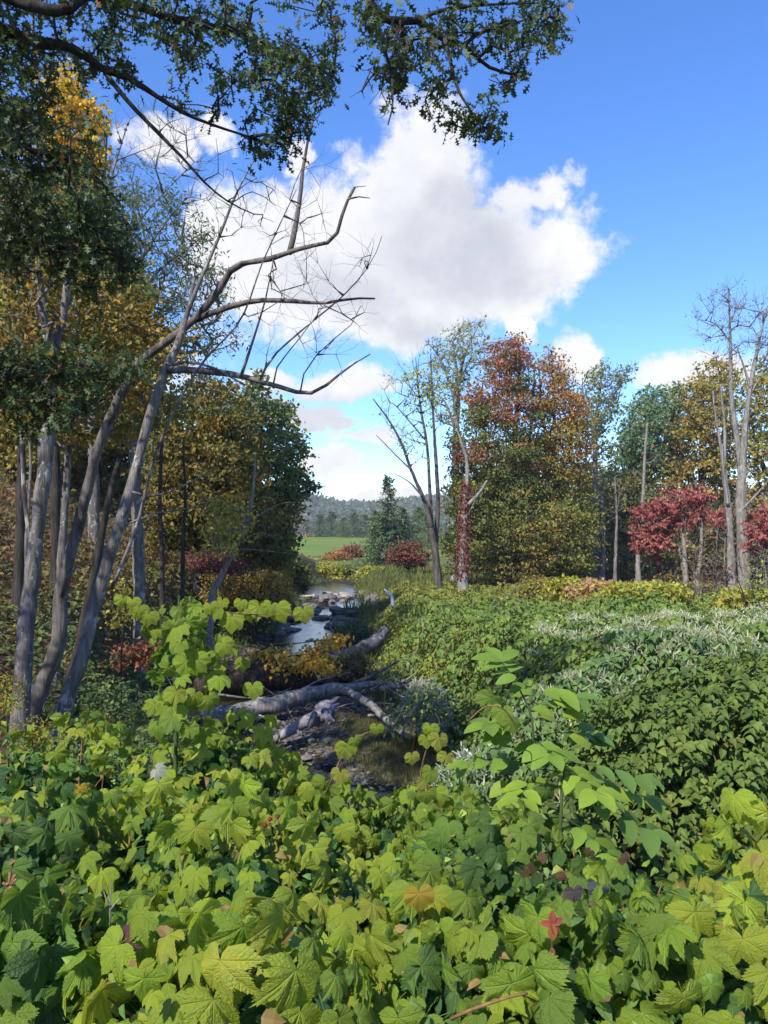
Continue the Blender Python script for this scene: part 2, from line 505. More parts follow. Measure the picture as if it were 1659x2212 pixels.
M_LEAF = leaf_mat('foliage', 0.6, 0.36, gain=1.75, spec=0.25)
M_OAKLEAF = leaf_mat('oak foliage', 0.55, 0.22, spec=0.25)
M_KNOT = leaf_mat('knotweed foliage', 0.6, 0.30, gain=1.55, spec=0.2)
M_FLOWER = leaf_mat('small pale flowers', 0.8, 0.4)
M_RASP = leaf_mat('bramble leaf', 0.46, 0.46, 'object', True, spec=0.42)
M_SAP = leaf_mat('smooth leaf', 0.55, 0.40, 'object', False, gain=1.1, spec=0.22)
M_OAKPIECE = leaf_mat('single oak leaf', 0.55, 0.22, 'object', False, spec=0.25)
M_BARK_GREY = bark_mat('grey bark', (0.065, 0.058, 0.056), (0.19, 0.175, 0.17), (0.33, 0.35, 0.33), 0.8)
M_BARK_PALE = bark_mat('pale bark', (0.11, 0.10, 0.088), (0.25, 0.235, 0.21), (0.36, 0.36, 0.33), 0.4)
M_BARK_DARK = bark_mat('dark bark', (0.020, 0.018, 0.016), (0.062, 0.055, 0.050))
M_BARK_MID = bark_mat('brown grey bark', (0.038, 0.033, 0.030), (0.115, 0.102, 0.094))
M_BARK_BROWN = bark_mat('weathered dead wood', (0.050, 0.044, 0.041), (0.155, 0.138, 0.130), (0.21, 0.195, 0.19), 0.35, 7.0, 0.08, 0.9)
M_DRIFT = bark_mat('bleached driftwood', (0.09, 0.085, 0.10), (0.30, 0.285, 0.31), (0.36, 0.34, 0.36), 0.4, 8.0, 0.10, 1.0)
M_ROTTEN = bark_mat('wet rotten wood', (0.018, 0.013, 0.010), (0.075, 0.055, 0.042), None, 0, 7.0, 0.2, 1.0)
M_CANE = bark_mat('green brown cane', (0.10, 0.055, 0.025), (0.22, 0.13, 0.05), None, 0, 20.0, 0.2, 0.2)
M_STEM = bark_mat('dark green stem', (0.03, 0.045, 0.02), (0.07, 0.09, 0.035), None, 0, 20.0, 0.2, 0.2)

# ------------------------------------------------------------------ terrain
def sstep(x, a, b):
    t = np.clip((x - a) / (b - a), 0, 1)
    return t * t * (3 - 2 * t)

def stream_x(y): return np.interp(y, [-40, 6, 9, 11, 13, 16, 20, 26, 32, 38, 44, 51, 58, 66, 76], [2.0, .9, .35, .1, -1.2, -2.2, -2.6, -2.7, -2.9, -2.6, -2.3, -3.2, -3.8, -3.0, -0.5])
def stream_w(y): return np.interp(y, [-40, 8, 10, 12, 14, 17, 20, 30, 45, 55, 66, 76], [1.3, 1.3, 1.4, 1.9, 2.5, 3.0, 3.0, 2.6, 2.6, 1.8, 1.4, .8])
POOLS = [(-3.1, 30.2, 0.95, 3.4, .42), (-3.05, 36.5, .5, 2.4, .34), (-1.3, 43.0, 1.3, 1.5, .36), (-3.8, 51, 1.3, 2.6, .40), (-3.9, 57, 1.1, 2.5, .36),
         (-3.7, 19.2, 1.1, 1.5, .42), (-3.4, 22.5, .9, 2.5, .40), (-4.2, 16.5, .8, 2.0, .42), (-3.2, 14.2, .7, 1.2, .40), (-1.2, 12.6, .55, .6, .34), (-.3, 11.4, .6, .7, .36), (.1, 9.9, .7, .8, .38), (-2.3, 13.2, .7, .7, .36)]
def ground(x, y, rough=True):
    x = np.asarray(x, float); y = np.asarray(y, float)
    xc, hw = stream_x(y), stream_w(y)
    d = np.abs(x - xc) - hw
    bed = np.interp(y, [8, 18, 26, 36, 60], [.17, .15, .09, .05, .05]) + 0 * x
    for (px, py, rx, ry, dp) in POOLS:
        bed = bed - dp * np.exp(-((x - px) / rx) ** 2 - ((y - py) / ry) ** 2)
    p = np.stack(np.broadcast_arrays(x, y, 0 * x + 0 * y), -1)
    if rough:
        bed = bed + 0.05 * vnoise(p, 1.6, 1) + 0.035 * vnoise(p, 4.3, 2)
    left = x < xc
    L = np.maximum(-x - 5.0, 0)
    fade = 1 - sstep(y, 58, 84)
    hill = 13 * (1 - np.exp(-L * 0.62 / 13 * 1.15)) * fade
    flat_r = np.interp(y, [0, 10, 20, 40, 80, 150, 200], [1.35, 1.25, 1.0, .45, 1.0, 2.35, 2.5])
    flat_l = np.interp(y, [0, 10, 20, 40, 80, 150, 200], [1.2, 1.1, 1.0, .8, 1.0, 2.35, 2.5])
    bank = np.where(left, flat_l + hill, flat_r)
    k = sstep(d, 0, 1.7)
    far = sstep(y, 66, 84)
    k = np.maximum(k, far)
    z = bed * (1 - k) + bank * k
    if rough:
        z = z + k * (0.10 * vnoise(p, 0.55, 3) + 0.05 * vnoise(p, 1.9, 4)) * (1 - 0.8 * far)
    near = np.interp(y, [-40, 1, 2, 4, 6, 8, 9.6], [2.35, 2.3, 2.15, 1.65, 1.05, .45, -.2])
    return np.maximum(z, near + (0.05 * vnoise(p, 1.1, 5) if rough else 0))

def axis_pts(parts):
    out = []
    for a, b, st in parts:
        out.append(np.arange(a, b, st))
    return np.unique(np.round(np.concatenate(out), 4))
gx = axis_pts([(-700, -200, 100), (-200, -60, 12), (-60, -20, 2.0), (-20, -8, .5), (-8, 6, .14), (6, 20, .5), (20, 60, 2.0), (60, 200, 12), (200, 701, 100)])
gy = axis_pts([(-100, -40, 30), (-40, 0, 2.0), (0, 8, .4), (8, 34, .16), (34, 64, .32), (64, 100, 1.5), (100, 220, 6), (220, 941, 80)])
X, Y_ = np.meshgrid(gx, gy)
Z = ground(X, Y_)
gb = Buf()
ni, nj = X.shape
idx = np.arange(ni * nj).reshape(ni, nj)
gb.add(np.stack([X, Y_, Z], -1).reshape(-1, 3), [np.stack([idx[:-1, :-1], idx[:-1, 1:], idx[1:, 1:], idx[1:, :-1]], -1).reshape(-1, 4)])

def ground_mat():
    m = bpy.data.materials.new('bank soil and stream gravel')
    m.use_nodes = True
    t = NT(m.node_tree)
    bs = t.n['Principled BSDF']
    geo = t.new('ShaderNodeNewGeometry')
    pos = geo.outputs['Position']
    sp = t.new('ShaderNodeSeparateXYZ'); t.l.new(pos, sp.inputs[0])
    n1 = t.noise(pos, 2.2, 6.0, 0.65)
    n2 = t.noise(pos, 13.0, 5.0, 0.65)
    litter = t.mix(t.step(n2, 0.38, 0.62), (0.045, 0.030, 0.018), (0.155, 0.092, 0.050))
    litter = t.mix(t.step(n1, 0.5, 0.68), litter, (0.040, 0.048, 0.016))
    vo = t.new('ShaderNodeTexVoronoi'); vo.inputs['Scale'].default_value = 9.0
    t.l.new(t.vmath('MULTIPLY', pos, (1, 1, 1)), vo.inputs['Vector'])
    grav = t.mix(t.step(vo.outputs['Distance'], 0.1, 0.6), t.mix(t.step(n2, .4, .6), (0.11, 0.10, 0.095), (0.22, 0.20, 0.185)), (0.03, 0.026, 0.022))
    h = t.math('ADD', sp.outputs[2], t.math('MULTIPLY', t.math('SUBTRACT', n1, 0.5), 0.5))
    wet = t.step(sp.outputs[2], 0.02, 0.10)
    grav = t.mix(wet, t.mix(1.0, grav, (0.42, 0.40, 0.38), 'MULTIPLY'), grav)
    c = t.mix(t.step(h, 0.34, 0.62), grav, litter)
    # mown grass beyond the trees
    gr = t.mix(t.step(t.noise(pos, 0.35, 6.0, 0.6), 0.4, 0.62), (0.075, 0.105, 0.026), (0.11, 0.14, 0.036))
    c = t.mix(t.step(sp.outputs[1], 62, 74), c, gr)
    t.l.new(c, bs.inputs['Base Color'])
    bs.inputs['Roughness'].default_value = 0.92
    bs.inputs['Specular IOR Level'].default_value = 0.2
    bp = t.new('ShaderNodeBump'); bp.inputs['Strength'].default_value = 0.8; bp.inputs['Distance'].default_value = 0.06
    t.l.new(t.math('SUBTRACT', t.math('MULTIPLY', n2, 0.8), t.math('MULTIPLY', vo.outputs['Distance'], 0.7)), bp.inputs['Height'])
    t.l.new(bp.outputs[0], bs.inputs['Normal'])
    return m
ground_o = put('ground', gb.mesh('ground', ground_mat()), kind='structure')

# the stream: one still sheet just at water level, the bed rises out of it
def water_mat():
    m = bpy.data.materials.new('stream water')
    m.use_nodes = True
    t = NT(m.node_tree)
    bs = t.n['Principled BSDF']
    bs.inputs['Base Color'].default_value = (0.022, 0.020, 0.012, 1)
    bs.inputs['Roughness'].default_value = 0.06
    bs.inputs['IOR'].default_value = 1.333
    bs.inputs['Specular IOR Level'].default_value = 0.8
    pos = t.new('ShaderNodeNewGeometry').outputs['Position']
    a = t.noise(t.vmath('MULTIPLY', pos, (1.0, 0.6, 1.0)), 2.4, 4.0, 0.6, 0.8)
    b = t.noise(pos, 11.0, 3.0, 0.6)
    bp = t.new('ShaderNodeBump'); bp.inputs['Strength'].default_value = 0.35; bp.inputs['Distance'].default_value = 0.05
    t.l.new(t.math('ADD', a, t.math('MULTIPLY', b, 0.35)), bp.inputs['Height'])
    t.l.new(bp.outputs[0], bs.inputs['Normal'])
    return m
wb = Buf()
ys = np.arange(4, 72, 1.0)
xl, xr = stream_x(ys) - stream_w(ys) - 0.9, stream_x(ys) + stream_w(ys) + 0.9
k = np.arange(len(ys) - 1)
wb.add(np.vstack([np.stack([xl, ys, 0 * ys], -1), np.stack([xr, ys, 0 * ys], -1)]), [np.stack([k, k + len(ys), k + len(ys) + 1, k + 1], -1)])
put('stream_water', wb.mesh('stream_water', water_mat()), kind='structure')

# the mown meadow: its own sheet over the far ground
mx_, my_ = np.meshgrid(np.linspace(-70, 34, 60), np.linspace(88, 172, 60))
mb = Buf()
mz = ground(mx_, my_) + 0.05 + 0.55 * sstep(my_, 120, 160) * np.exp(-((mx_ + 14) / 20) ** 2)
i_ = np.arange(3600).reshape(60, 60)
mb.add(np.stack([mx_, my_, mz], -1).reshape(-1, 3), [np.stack([i_[:-1, :-1], i_[:-1, 1:], i_[1:, 1:], i_[1:, :-1]], -1).reshape(-1, 4)])
def meadow_mat():
    m = bpy.data.materials.new('mown grass')
    m.use_nodes = True
    t = NT(m.node_tree); bs = t.n['Principled BSDF']
    pos = t.new('ShaderNodeNewGeometry').outputs['Position']
    a = t.noise(t.vmath('MULTIPLY', pos, (0.25, 1.0, 1.0)), 0.22, 8.0, 0.68)
    b = t.noise(pos, 6.0, 4.0, 0.6)
    c = t.mix(t.step(t.math('ADD', t.math('MULTIPLY', a, .7), t.math('MULTIPLY', b, .3)), .38, .64), (0.085, 0.135, 0.026), (0.14, 0.19, 0.042))
    t.l.new(c, bs.inputs['Base Color']); bs.inputs['Roughness'].default_value = 0.95
    bs.inputs['Specular IOR Level'].default_value = 0.1
    return m
put('meadow', mb.mesh('meadow', meadow_mat()), kind='structure')

# far hills with their woods
def hill_h(x, y):
    h = 26 * np.exp(-((x + 95) / 62) ** 2 - ((y - 620) / 110) ** 2) + 20 * np.exp(-((x - 62) / 72) ** 2 - ((y - 640) / 120) ** 2)
    h += 13 * np.exp(-((x + 10) / 90) ** 2 - ((y - 700) / 120) ** 2) + 40 * np.exp(-((x + 320) / 150) ** 2 - ((y - 640) / 150) ** 2) + 40 * np.exp(-((x - 330) / 170) ** 2 - ((y - 640) / 150) ** 2)
    return h
hx, hy = np.meshgrid(np.linspace(-700, 700, 120), np.linspace(380, 960, 50))
hz = hill_h(hx, hy) + 1.5
hb = Buf(); hi = np.arange(hx.size).reshape(hx.shape)
hb.add(np.stack([hx, hy, hz], -1).reshape(-1, 3), [np.stack([hi[:-1, :-1], hi[:-1, 1:], hi[1:, 1:], hi[1:, :-1]], -1).reshape(-1, 4)])
def hill_mat():
    m = bpy.data.materials.new('wooded hill floor')
    m.use_nodes = True
    t = NT(m.node_tree); bs = t.n['Principled BSDF']
    pos = t.new('ShaderNodeNewGeometry').outputs['Position']
    t.l.new(t.mix(t.step(t.noise(pos, 0.03, 5.0), .4, .6), (0.05, 0.055, 0.035), (0.075, 0.065, 0.05)), bs.inputs['Base Color'])
    bs.inputs['Roughness'].default_value = 1.0
    return m
put('hill', hb.mesh('hill', hill_mat()), kind='structure')
# the woods on them: thousands of crowns, nobody could count them
n = 5200
fx = rng.uniform(-260, 260, n); fy = rng.uniform(440, 720, n)
fz = hill_h(fx, fy) + 1.5
P0 = np.stack([fx, fy, fz], -1)
hb2 = Buf()
pal = np.array([(0.072, 0.074, 0.058), (0.082, 0.078, 0.064), (0.055, 0.072, 0.038), (0.052, 0.076, 0.042), (0.085, 0.075, 0.048), (0.045, 0.066, 0.038)])
kk = np.clip(((vnoise(P0, 0.035, 6) + 1) * 0.5 * 6 + rng.normal(0, 0.9, n)).astype(int), 0, 5)
reps = 7
tt = np.repeat(pal[kk], reps, 0) * rng.uniform(0.85, 1.18, (n * reps, 1))
hh = rng.uniform(3, 6, n)
Q = np.repeat(P0, reps, 0) + rng.normal(0, 1.8, (n * reps, 3)) * [1, 1, 0] + np.stack([0 * np.repeat(hh, reps), 0 * np.repeat(hh, reps), rng.uniform(0.1, 1.0, n * reps) * np.repeat(hh, reps)], -1)
hb2.scatter(DIAMOND, Q, rng.normal(0, 1, (n * reps, 3)) + [0, 0, .5], rng.normal(0, 1, (n * reps, 3)) + [0, -.6, .6], rng.uniform(2.0, 4.2, n * reps), tt)
put('hillside_forest', hb2.mesh('hillside_forest', M_LEAF, False), label='far hillside woods of grey bare crowns and dull green', cat='forest', kind='stuff')

# ------------------------------------------------------------------ trees
def jitter(cols, n):
    return np.asarray(cols)[rng.integers(0, len(cols), n)]

def colonize(trunk, targets, up_pen=0.8, seg=0.6):
    """Branches that join the trunk (or one another) and end at the targets. Returns paths with radii weights."""
    nodes = [np.array(p) for p in trunk]
    parent = [max(i - 1, 0) for i in range(len(trunk))]
    weight = [0.0] * len(trunk)
    arr = np.array(nodes)
    order = np.argsort([np.min(np.linalg.norm(arr - t, axis=1)) for t in targets])
    paths = []
    cap = np.zeros((len(trunk) + len(targets) * 14, 3)); cap[:len(arr)] = arr
    m = len(arr)
    for j in order:
        t = targets[j]
        dv = t - cap[:m]
        dist = np.linalg.norm(dv, axis=1)
        cost = dist + up_pen * np.maximum(0, cap[:m, 2] - t[2] + 0.35 * np.hypot(dv[:, 0], dv[:, 1]))
        a = int(np.argmin(cost))
        L = dist[a]
        k = max(2, min(13, int(L / seg) + 1))
        f = np.linspace(0, 1, k + 1)[1:]
        p0 = cap[a]
        sag = np.array([0, 0, 1.0]) * 0.10 * L
        path = [p0] + [p0 + (t - p0) * q + sag * math.sin(q * math.pi) * (0.6 - q) * 1.6 + rng.normal(0, 0.022 * L * (q < 1), 3) for q in f]
        ids = [a]
        for p in path[1:]:
            cap[m] = p; parent.append(ids[-1]); weight.append(0.0); ids.append(m); m += 1
        paths.append(ids)
        i = ids[-1]
        while True:
            weight[i] += 1
            if parent[i] == i or i == 0: break
            i = parent[i]
    return cap[:m], paths, np.array(weight)

def crown_leaves(buf, centres, per, spread, size, pal, tpl=DIAMOND, up=0.7, flat=0.6, vary=0.28, droop=0.5):
    """Leaves round each twig end; one hue per twig with every leaf a little off it."""
    n = len(centres)
    c = np.repeat(centres, per, 0)
    Q = c + rng.normal(0, 1, (n * per, 3)) * np.array([spread, spread, spread * flat])
    base = np.repeat(pal(centres), per, 0)
    t = base * rng.uniform(1 - vary, 1 + vary * 1.3, (n * per, 1)) * rng.uniform(0.9, 1.1, (n * per, 3))
    ax = rng.normal(0, 1, (n * per, 3)) + [0, 0, -droop]
    nr = rng.normal(0, 0.75, (n * per, 3)) + [0, 0, up]
    buf.scatter(tpl, Q, ax, nr, size * rng.uniform(0.6, 1.3, n * per), np.clip(t, 0.004, 0.9))

def palette(*cols):
    cols = np.array(cols)
    def f(p):
        k = (vnoise(p, 0.9, 9) + 1) * 0.5 * len(cols) + rng.normal(0, len(cols) * 0.22, len(p))
        return cols[np.clip(k.astype(int), 0, len(cols) - 1)]
    return f

def build_tree(name, label, cat, stems, crowns=(), bark=None, group=None, twig_r=0.012, twigs=True, seg=0.7, k=8, wob=0.05, base_drop=0.25, children=None):
    """stems: list of (points, radii): the first is the trunk, the others its limbs, each a part.
    crowns: dicts poly, Y, dY, n (twig ends), per, spread, size, pal, tpl."""
    bark = bark or M_BARK_GREY
    tr = np.array(stems[0][0], float)
    base = tr[0].copy()
    gz = float(ground(base[0], base[1]))
    if base[2] > gz - base_drop:
        base[2] = gz
    root = thing(name, label, cat, base, group)
    skeleton = []
    for i, (pts, rad) in enumerate(stems):
        pts = np.array(pts, float)
        if i == 0:
            pts = np.vstack([base - [0, 0, base_drop], pts]) if pts[0][2] > base[2] - base_drop + 0.05 else pts
            rad = [rad[0] * 1.15] + list(rad) if len(pts) > len(rad) else rad
        q, r = smoothpath(pts, rad, max(0.18, 0.02 * np.linalg.norm(pts[-1] - pts[0])), wob)
        if i == 0 and r[0] > 0.05:
            zz = q[:, 2] - base[2]
            r = r * (1 + 0.45 * np.exp(-np.maximum(zz, 0) / (r[0] * 3)))
        b = Buf(); b.tube(q, r, k if i == 0 else max(5, k - 2), wob=0.05)
        part('trunk' if i == 0 else 'branch', b, bark, root)
        skeleton.append(q[len(q) // 4 if i == 0 else 0:])
    if crowns:
        sk = np.vstack(skeleton)
        leaf = Buf(); tw = Buf()
        mats = M_LEAF
        allc = []
        for c in crowns:
            c = dict(c)
            if c.get('per', 0) > 12:      # full crowns: many small sprays rather than few loose ones
                c['n'] = int(c['n'] * 2.3); c['per'] = int(c['per'] * .52); c['spread'] *= .60; c['flat'] = c.get('flat', .6) * .72; c['size'] *= .95
            T = fill(c['poly'], c['n'], c['Y'], c['dY'])
            nodes, paths, wt = colonize(sk, T, c.get('pen', 0.8), seg)
            if c.get('twigs', True):
                for ids in paths:
                    pr = twig_r * np.clip(wt[ids], 1, 60) ** 0.5
                    pr[-1] *= 0.6
                    tw.tube(nodes[ids], pr, 4, cap=False)
            if c.get('fine'):
                # bare twigs fanning from the ends
                nf = c['fine']
                ends = np.repeat(T, nf, 0)
                back = np.repeat(np.array([nodes[i[-1]] - nodes[i[-2]] for i in paths])[np.argsort(np.argsort([0] * len(paths)))], nf, 0)
                # paths come in their own order: use their own ends
                ends = np.repeat(np.array([nodes[i[-1]] for i in paths]), nf, 0)
                dr = norm(norm(back) + rng.normal(0, 0.55, ends.shape) + [0, 0, c.get('lift', 0.25)])
                Ln = c.get('finelen', 0.5) * rng.uniform(0.5, 1.3, len(ends))
                for e, d_, l_ in zip(ends, dr, Ln):
                    bend = rng.normal(0, .16, 3) + [0, 0, .12]
                    ff = np.array([0, .3, .6, .85, 1.0])[:, None]
                    tw.tube(e + d_ * l_ * ff + bend * l_ * ff ** 2 + rng.normal(0, .025 * l_, (5, 3)) * (ff > 0), twig_r * np.array([.7, .6, .5, .38, .2]), 3, cap=False)
            if c.get('per'):
                crown_leaves(leaf, np.array([nodes[i[-1]] for i in paths]) if c.get('exact') else T, c['per'], c['spread'], c['size'], c['pal'], c.get('tpl', DIAMOND), c.get('up', 0.7), c.get('flat', 0.6), c.get('vary', 0.28))
        if tw.n: part('twigs', tw, c.get('twigmat', bark), root, kind='stuff')
        if leaf.n: part('crown', leaf, mats, root, kind='stuff', smooth=False)
    return root

def line(pts, Y, r0, r1):
    """Points traced in the picture at depth Y (a number, or one per point) with radii tapering from r0 to r1."""
    Ys = np.broadcast_to(np.asarray(Y, float), (len(pts),))
    q = np.array([P(u, v, y) for (u, v), y in zip(pts, Ys)])
    s = np.concatenate([[0], np.cumsum(np.linalg.norm(np.diff(q, axis=0), axis=1))])
    return q, r0 + (r1 - r0) * (s / s[-1])

GREEN = palette((0.070, 0.088, 0.022), (0.085, 0.098, 0.024), (0.105, 0.100, 0.024), (0.055, 0.075, 0.022))
DKGREEN = palette((0.045, 0.070, 0.026), (0.058, 0.086, 0.028), (0.068, 0.092, 0.026), (0.074, 0.092, 0.034))
TEAL = palette((0.055, 0.100, 0.055), (0.070, 0.115, 0.060), (0.080, 0.110, 0.045))
OLIVE = palette((0.120, 0.110, 0.026), (0.150, 0.120, 0.028), (0.090, 0.095, 0.024), (0.160, 0.115, 0.030))
GOLD = palette((0.115, 0.082, 0.018), (0.135, 0.082, 0.018), (0.090, 0.084, 0.020), (0.066, 0.080, 0.022), (0.056, 0.074, 0.024))
YELGRN = palette((0.170, 0.170, 0.028), (0.130, 0.145, 0.026), (0.200, 0.180, 0.030))
PALEYG = palette((0.200, 0.220, 0.070), (0.170, 0.190, 0.060), (0.140, 0.170, 0.060))
RED = palette((0.150, 0.058, 0.036), (0.165, 0.075, 0.038), (0.130, 0.080, 0.030), (0.120, 0.048, 0.032))
CRIMSON = palette((0.165, 0.036, 0.040), (0.135, 0.032, 0.034), (0.230, 0.085, 0.078), (0.115, 0.045, 0.030), (0.19, 0.055, 0.055))
ORANGE = palette((0.190, 0.100, 0.032), (0.165, 0.085, 0.030), (0.150, 0.105, 0.028))
RUST = palette((0.110, 0.055, 0.028), (0.080, 0.045, 0.026), (0.140, 0.075, 0.034))

def blend(top, bottom, z0, z1, noise=0.5):
    def f(p):
        k = np.clip((p[:, 2] - z0) / (z1 - z0) + noise * vnoise(p, 0.8, 4) + rng.normal(0, 0.12, len(p)), 0, 1) > 0.5
        return np.where(k[:, None], top(p), bottom(p))
    return f
def zed(v, Y): return CAM_Z + (VH - v) / FPX * Y

# ---- far bank, beyond the knotweed -------------------------------------------------
build_tree('bare_tree', 'nearly leafless many-stemmed dark tree at the stream edge beyond the knotweed', 'tree',
    [line([(948, 1275), (944, 1230), (938, 1180), (931, 1140)], 42, .22, .15),
     line([(931, 1140), (918, 1085), (890, 1020), (866, 955), (838, 905), (806, 862)], [42, 42, 41.6, 41.2, 41, 41], .15, .03),
     line([(933, 1142), (928, 1050), (922, 960), (906, 862), (898, 772)], 42.3, .13, .025),
     line([(940, 1190), (946, 1090), (942, 1000), (936, 900), (930, 765)], 42.6, .17, .03),
     line([(888, 1015), (852, 980), (813, 940)], 41.5, .06, .015),
     line([(912, 1072), (885, 1042), (850, 1022)], 41.6, .06, .015),
     line([(838, 905), (845, 870), (880, 905), (918, 950)][::-1], 41.2, .05, .015),
     line([(906, 862), (885, 835), (866, 812)], 42.2, .04, .012)],
    [dict(poly=[(800, 850), (870, 760), (950, 740), (955, 900), (935, 1040), (870, 1040), (830, 940)], Y=42, dY=1.6, n=70, fine=4, finelen=.8, per=3, spread=.25, size=.16, pal=PALEYG),
     dict(poly=[(870, 800), (950, 800), (955, 880), (880, 900)], Y=42, dY=1.5, n=26, per=16, spread=.35, size=.17, pal=PALEYG)],
    M_BARK_MID, twig_r=.012, seg=.9)

build_tree('sparse_tree', 'tall thin-leaved pale yellow-green tree with crooked bare top', 'tree',
    [line([(985, 1265), (984, 1050), (986, 900), (988, 830)], 50, .32, .20),
     line([(988, 850), (1000, 780), (1018, 735), (1040, 690)], 50, .15, .02),
     line([(987, 850), (985, 790), (975, 750), (1000, 700)], 50, .13, .02),
     line([(986, 880), (965, 810), (945, 765), (918, 735)], 50, .13, .02),
     line([(984, 930), (962, 870), (935, 845)], 50, .11, .02),
     line([(990, 830), (1020, 770), (1050, 745)], 50, .09, .02)],
    [dict(poly=[(915, 850), (925, 745), (985, 695), (1050, 685), (1052, 780), (1010, 850), (985, 930), (930, 900)], Y=50, dY=2.4, n=120, fine=3, finelen=.6, per=14, spread=.45, size=.2, pal=PALEYG)],
    M_BARK_GREY, twig_r=.013)

snag = build_tree('vine_snag', 'broken pale dead trunk wrapped in red creeper', 'dead tree',
    [line([(1000, 1265), (1001, 1180), (1004, 1100), (1008, 1050), (1009, 1000), (1000, 965), (986, 925)], 40.5, .26, .04),
     line([(1012, 1090), (1034, 1066), (1052, 1038)], 40.3, .13, .05),
     line([(1012, 1110), (1026, 1080), (1028, 1055)], 40.2, .03, .01)], (), M_BARK_PALE)
vb = Buf()
zz = rng.uniform(0, 1, 1000)
vv = 1245 - zz * 205
cu = np.interp(vv, [1040, 1100, 1180, 1250], [1007, 1005, 1001, 1000])
Q = np.stack([(cu - UC) / FPX * 40.5, np.full(1000, 40.5), CAM_Z + (VH - vv) / FPX * 40.5], -1)
an = rng.uniform(0, 6.283, 1000)
Q += np.stack([np.cos(an), np.sin(an), 0 * an], -1) * rng.uniform(.2, .40, (1000, 1)) * (1.15 - .4 * zz[:, None])
vb.scatter(DIAMOND, Q, rng.normal(0, .6, (1000, 3)) + [0, 0, -1], np.stack([np.cos(an), np.sin(an), 0.4 + 0 * an], -1) + rng.normal(0, .4, (1000, 3)), rng.uniform(.1, .2, 1000), CRIMSON(Q) * rng.uniform(.4, .8, (1000, 1)))
part('vine_leaves', vb, M_LEAF, snag, kind='stuff', smooth=False)

Ym = 46.0
build_tree('red_maple', 'dense maple turning red and rust at its top and left edge'.replace('left edge', 'stream side'), 'tree',
    [line([(1116, 1262), (1113, 1100), (1112, 950), (1120, 850), (1122, 745)], Ym, .30, .04),
     line([(1113, 1150), (1080, 1060), (1050, 960), (1040, 850)], Ym - .5, .16, .03),
     line([(1113, 1080), (1140, 980), (1150, 880), (1155, 790)], Ym + .4, .14, .03),
     line([(1114, 1200), (1060, 1130), (1010, 1060)], Ym - 1.4, .11, .02)],
    [dict(poly=[(985, 1060), (975, 965), (1005, 860), (1040, 800), (1052, 735), (1085, 725), (1120, 728), (1140, 750), (1160, 850), (1172, 960), (1170, 1060)], Y=Ym, dY=3.2, n=150, per=110, spread=.58, size=.185, pal=blend(RED, GREEN, zed(1010, Ym), zed(820, Ym), 1.5)),
     dict(poly=[(960, 1240), (955, 1120), (975, 1020), (1090, 1010), (1175, 1040), (1185, 1240)], Y=Ym, dY=3.2, n=160, per=110, spread=.62, size=.19, pal=GREEN)],
    M_BARK_DARK, twig_r=.014)

build_tree('orange_maple', 'maple with olive green leaves and orange-brown outer sprays', 'tree',
    [line([(1192, 1262), (1196, 1050), (1197, 900), (1192, 760)], 47.5, .28, .04),
     line([(1195, 1080), (1228, 980), (1245, 890)], 47.2, .14, .03),
     line([(1196, 1000), (1172, 900), (1165, 800)], 47.8, .12, .03)],
    [dict(poly=[(1155, 1080), (1150, 900), (1160, 790), (1185, 750), (1212, 765), (1240, 840), (1270, 870), (1282, 960), (1270, 1080)], Y=47.5, dY=2.8, n=135, per=85, spread=.58, size=.185, pal=blend(ORANGE, OLIVE, zed(1040, 47), zed(800, 47), 1.4)),
     dict(poly=[(1160, 1060), (1275, 1050), (1285, 1130), (1280, 1255), (1150, 1255)], Y=47.5, dY=3.0, n=130, per=110, spread=.62, size=.19, pal=palette((.09, .10, .024), (.075, .09, .024), (.12, .115, .026)))],
    M_BARK_DARK, twig_r=.014)

build_tree('understory_maple', 'low spreading maple in flat yellow-green layers under the red maple', 'tree',
    [line([(1090, 1265), (1100, 1190), (1120, 1130)], 43.5, .10, .04), line([(1098, 1215), (1150, 1150), (1220, 1120)], 43.3, .07, .02), line([(1098, 1200), (1060, 1160), (1040, 1120)], 43.4, .06, .02)],
    [dict(poly=[(1020, 1200), (1060, 1150), (1090, 1090), (1150, 1110), (1200, 1065), (1262, 1110), (1235, 1160), (1272, 1215), (1200, 1250), (1060, 1255)], Y=43.4, dY=2.0, n=85, per=34, spread=.42, size=.2, flat=.22, up=1.6, pal=palette((.095, .095, .024), (.12, .115, .024), (.14, .115, .026), (.08, .09, .024), (.15, .10, .03)))],
    M_BARK_DARK, twig_r=.012)

build_tree('sparse_poplar', 'slim open tree with scattered blue-green leaves against the sky', 'tree',
    [line([(1290, 1268), (1287, 1100), (1285, 990), (1288, 900), (1302, 800)], 53, .36, .05),
     line([(1287, 985), (1320, 965), (1340, 962)], 53, .10, .03),
     line([(1288, 940), (1318, 870), (1350, 810), (1366, 792)], 53, .12, .02),
     line([(1288, 920), (1262, 860), (1258, 815)], 53, .09, .02)],
    [dict(poly=[(1245, 940), (1250, 840), (1270, 800), (1300, 775), (1325, 800), (1372, 785), (1350, 840), (1335, 890), (1305, 960), (1270, 980)], Y=53, dY=2.4, n=125, fine=2, finelen=.5, per=15, spread=.42, size=.22, pal=palette((.09, .12, .05), (.07, .11, .06), (.11, .12, .05)))],
    M_BARK_GREY, twig_r=.014)

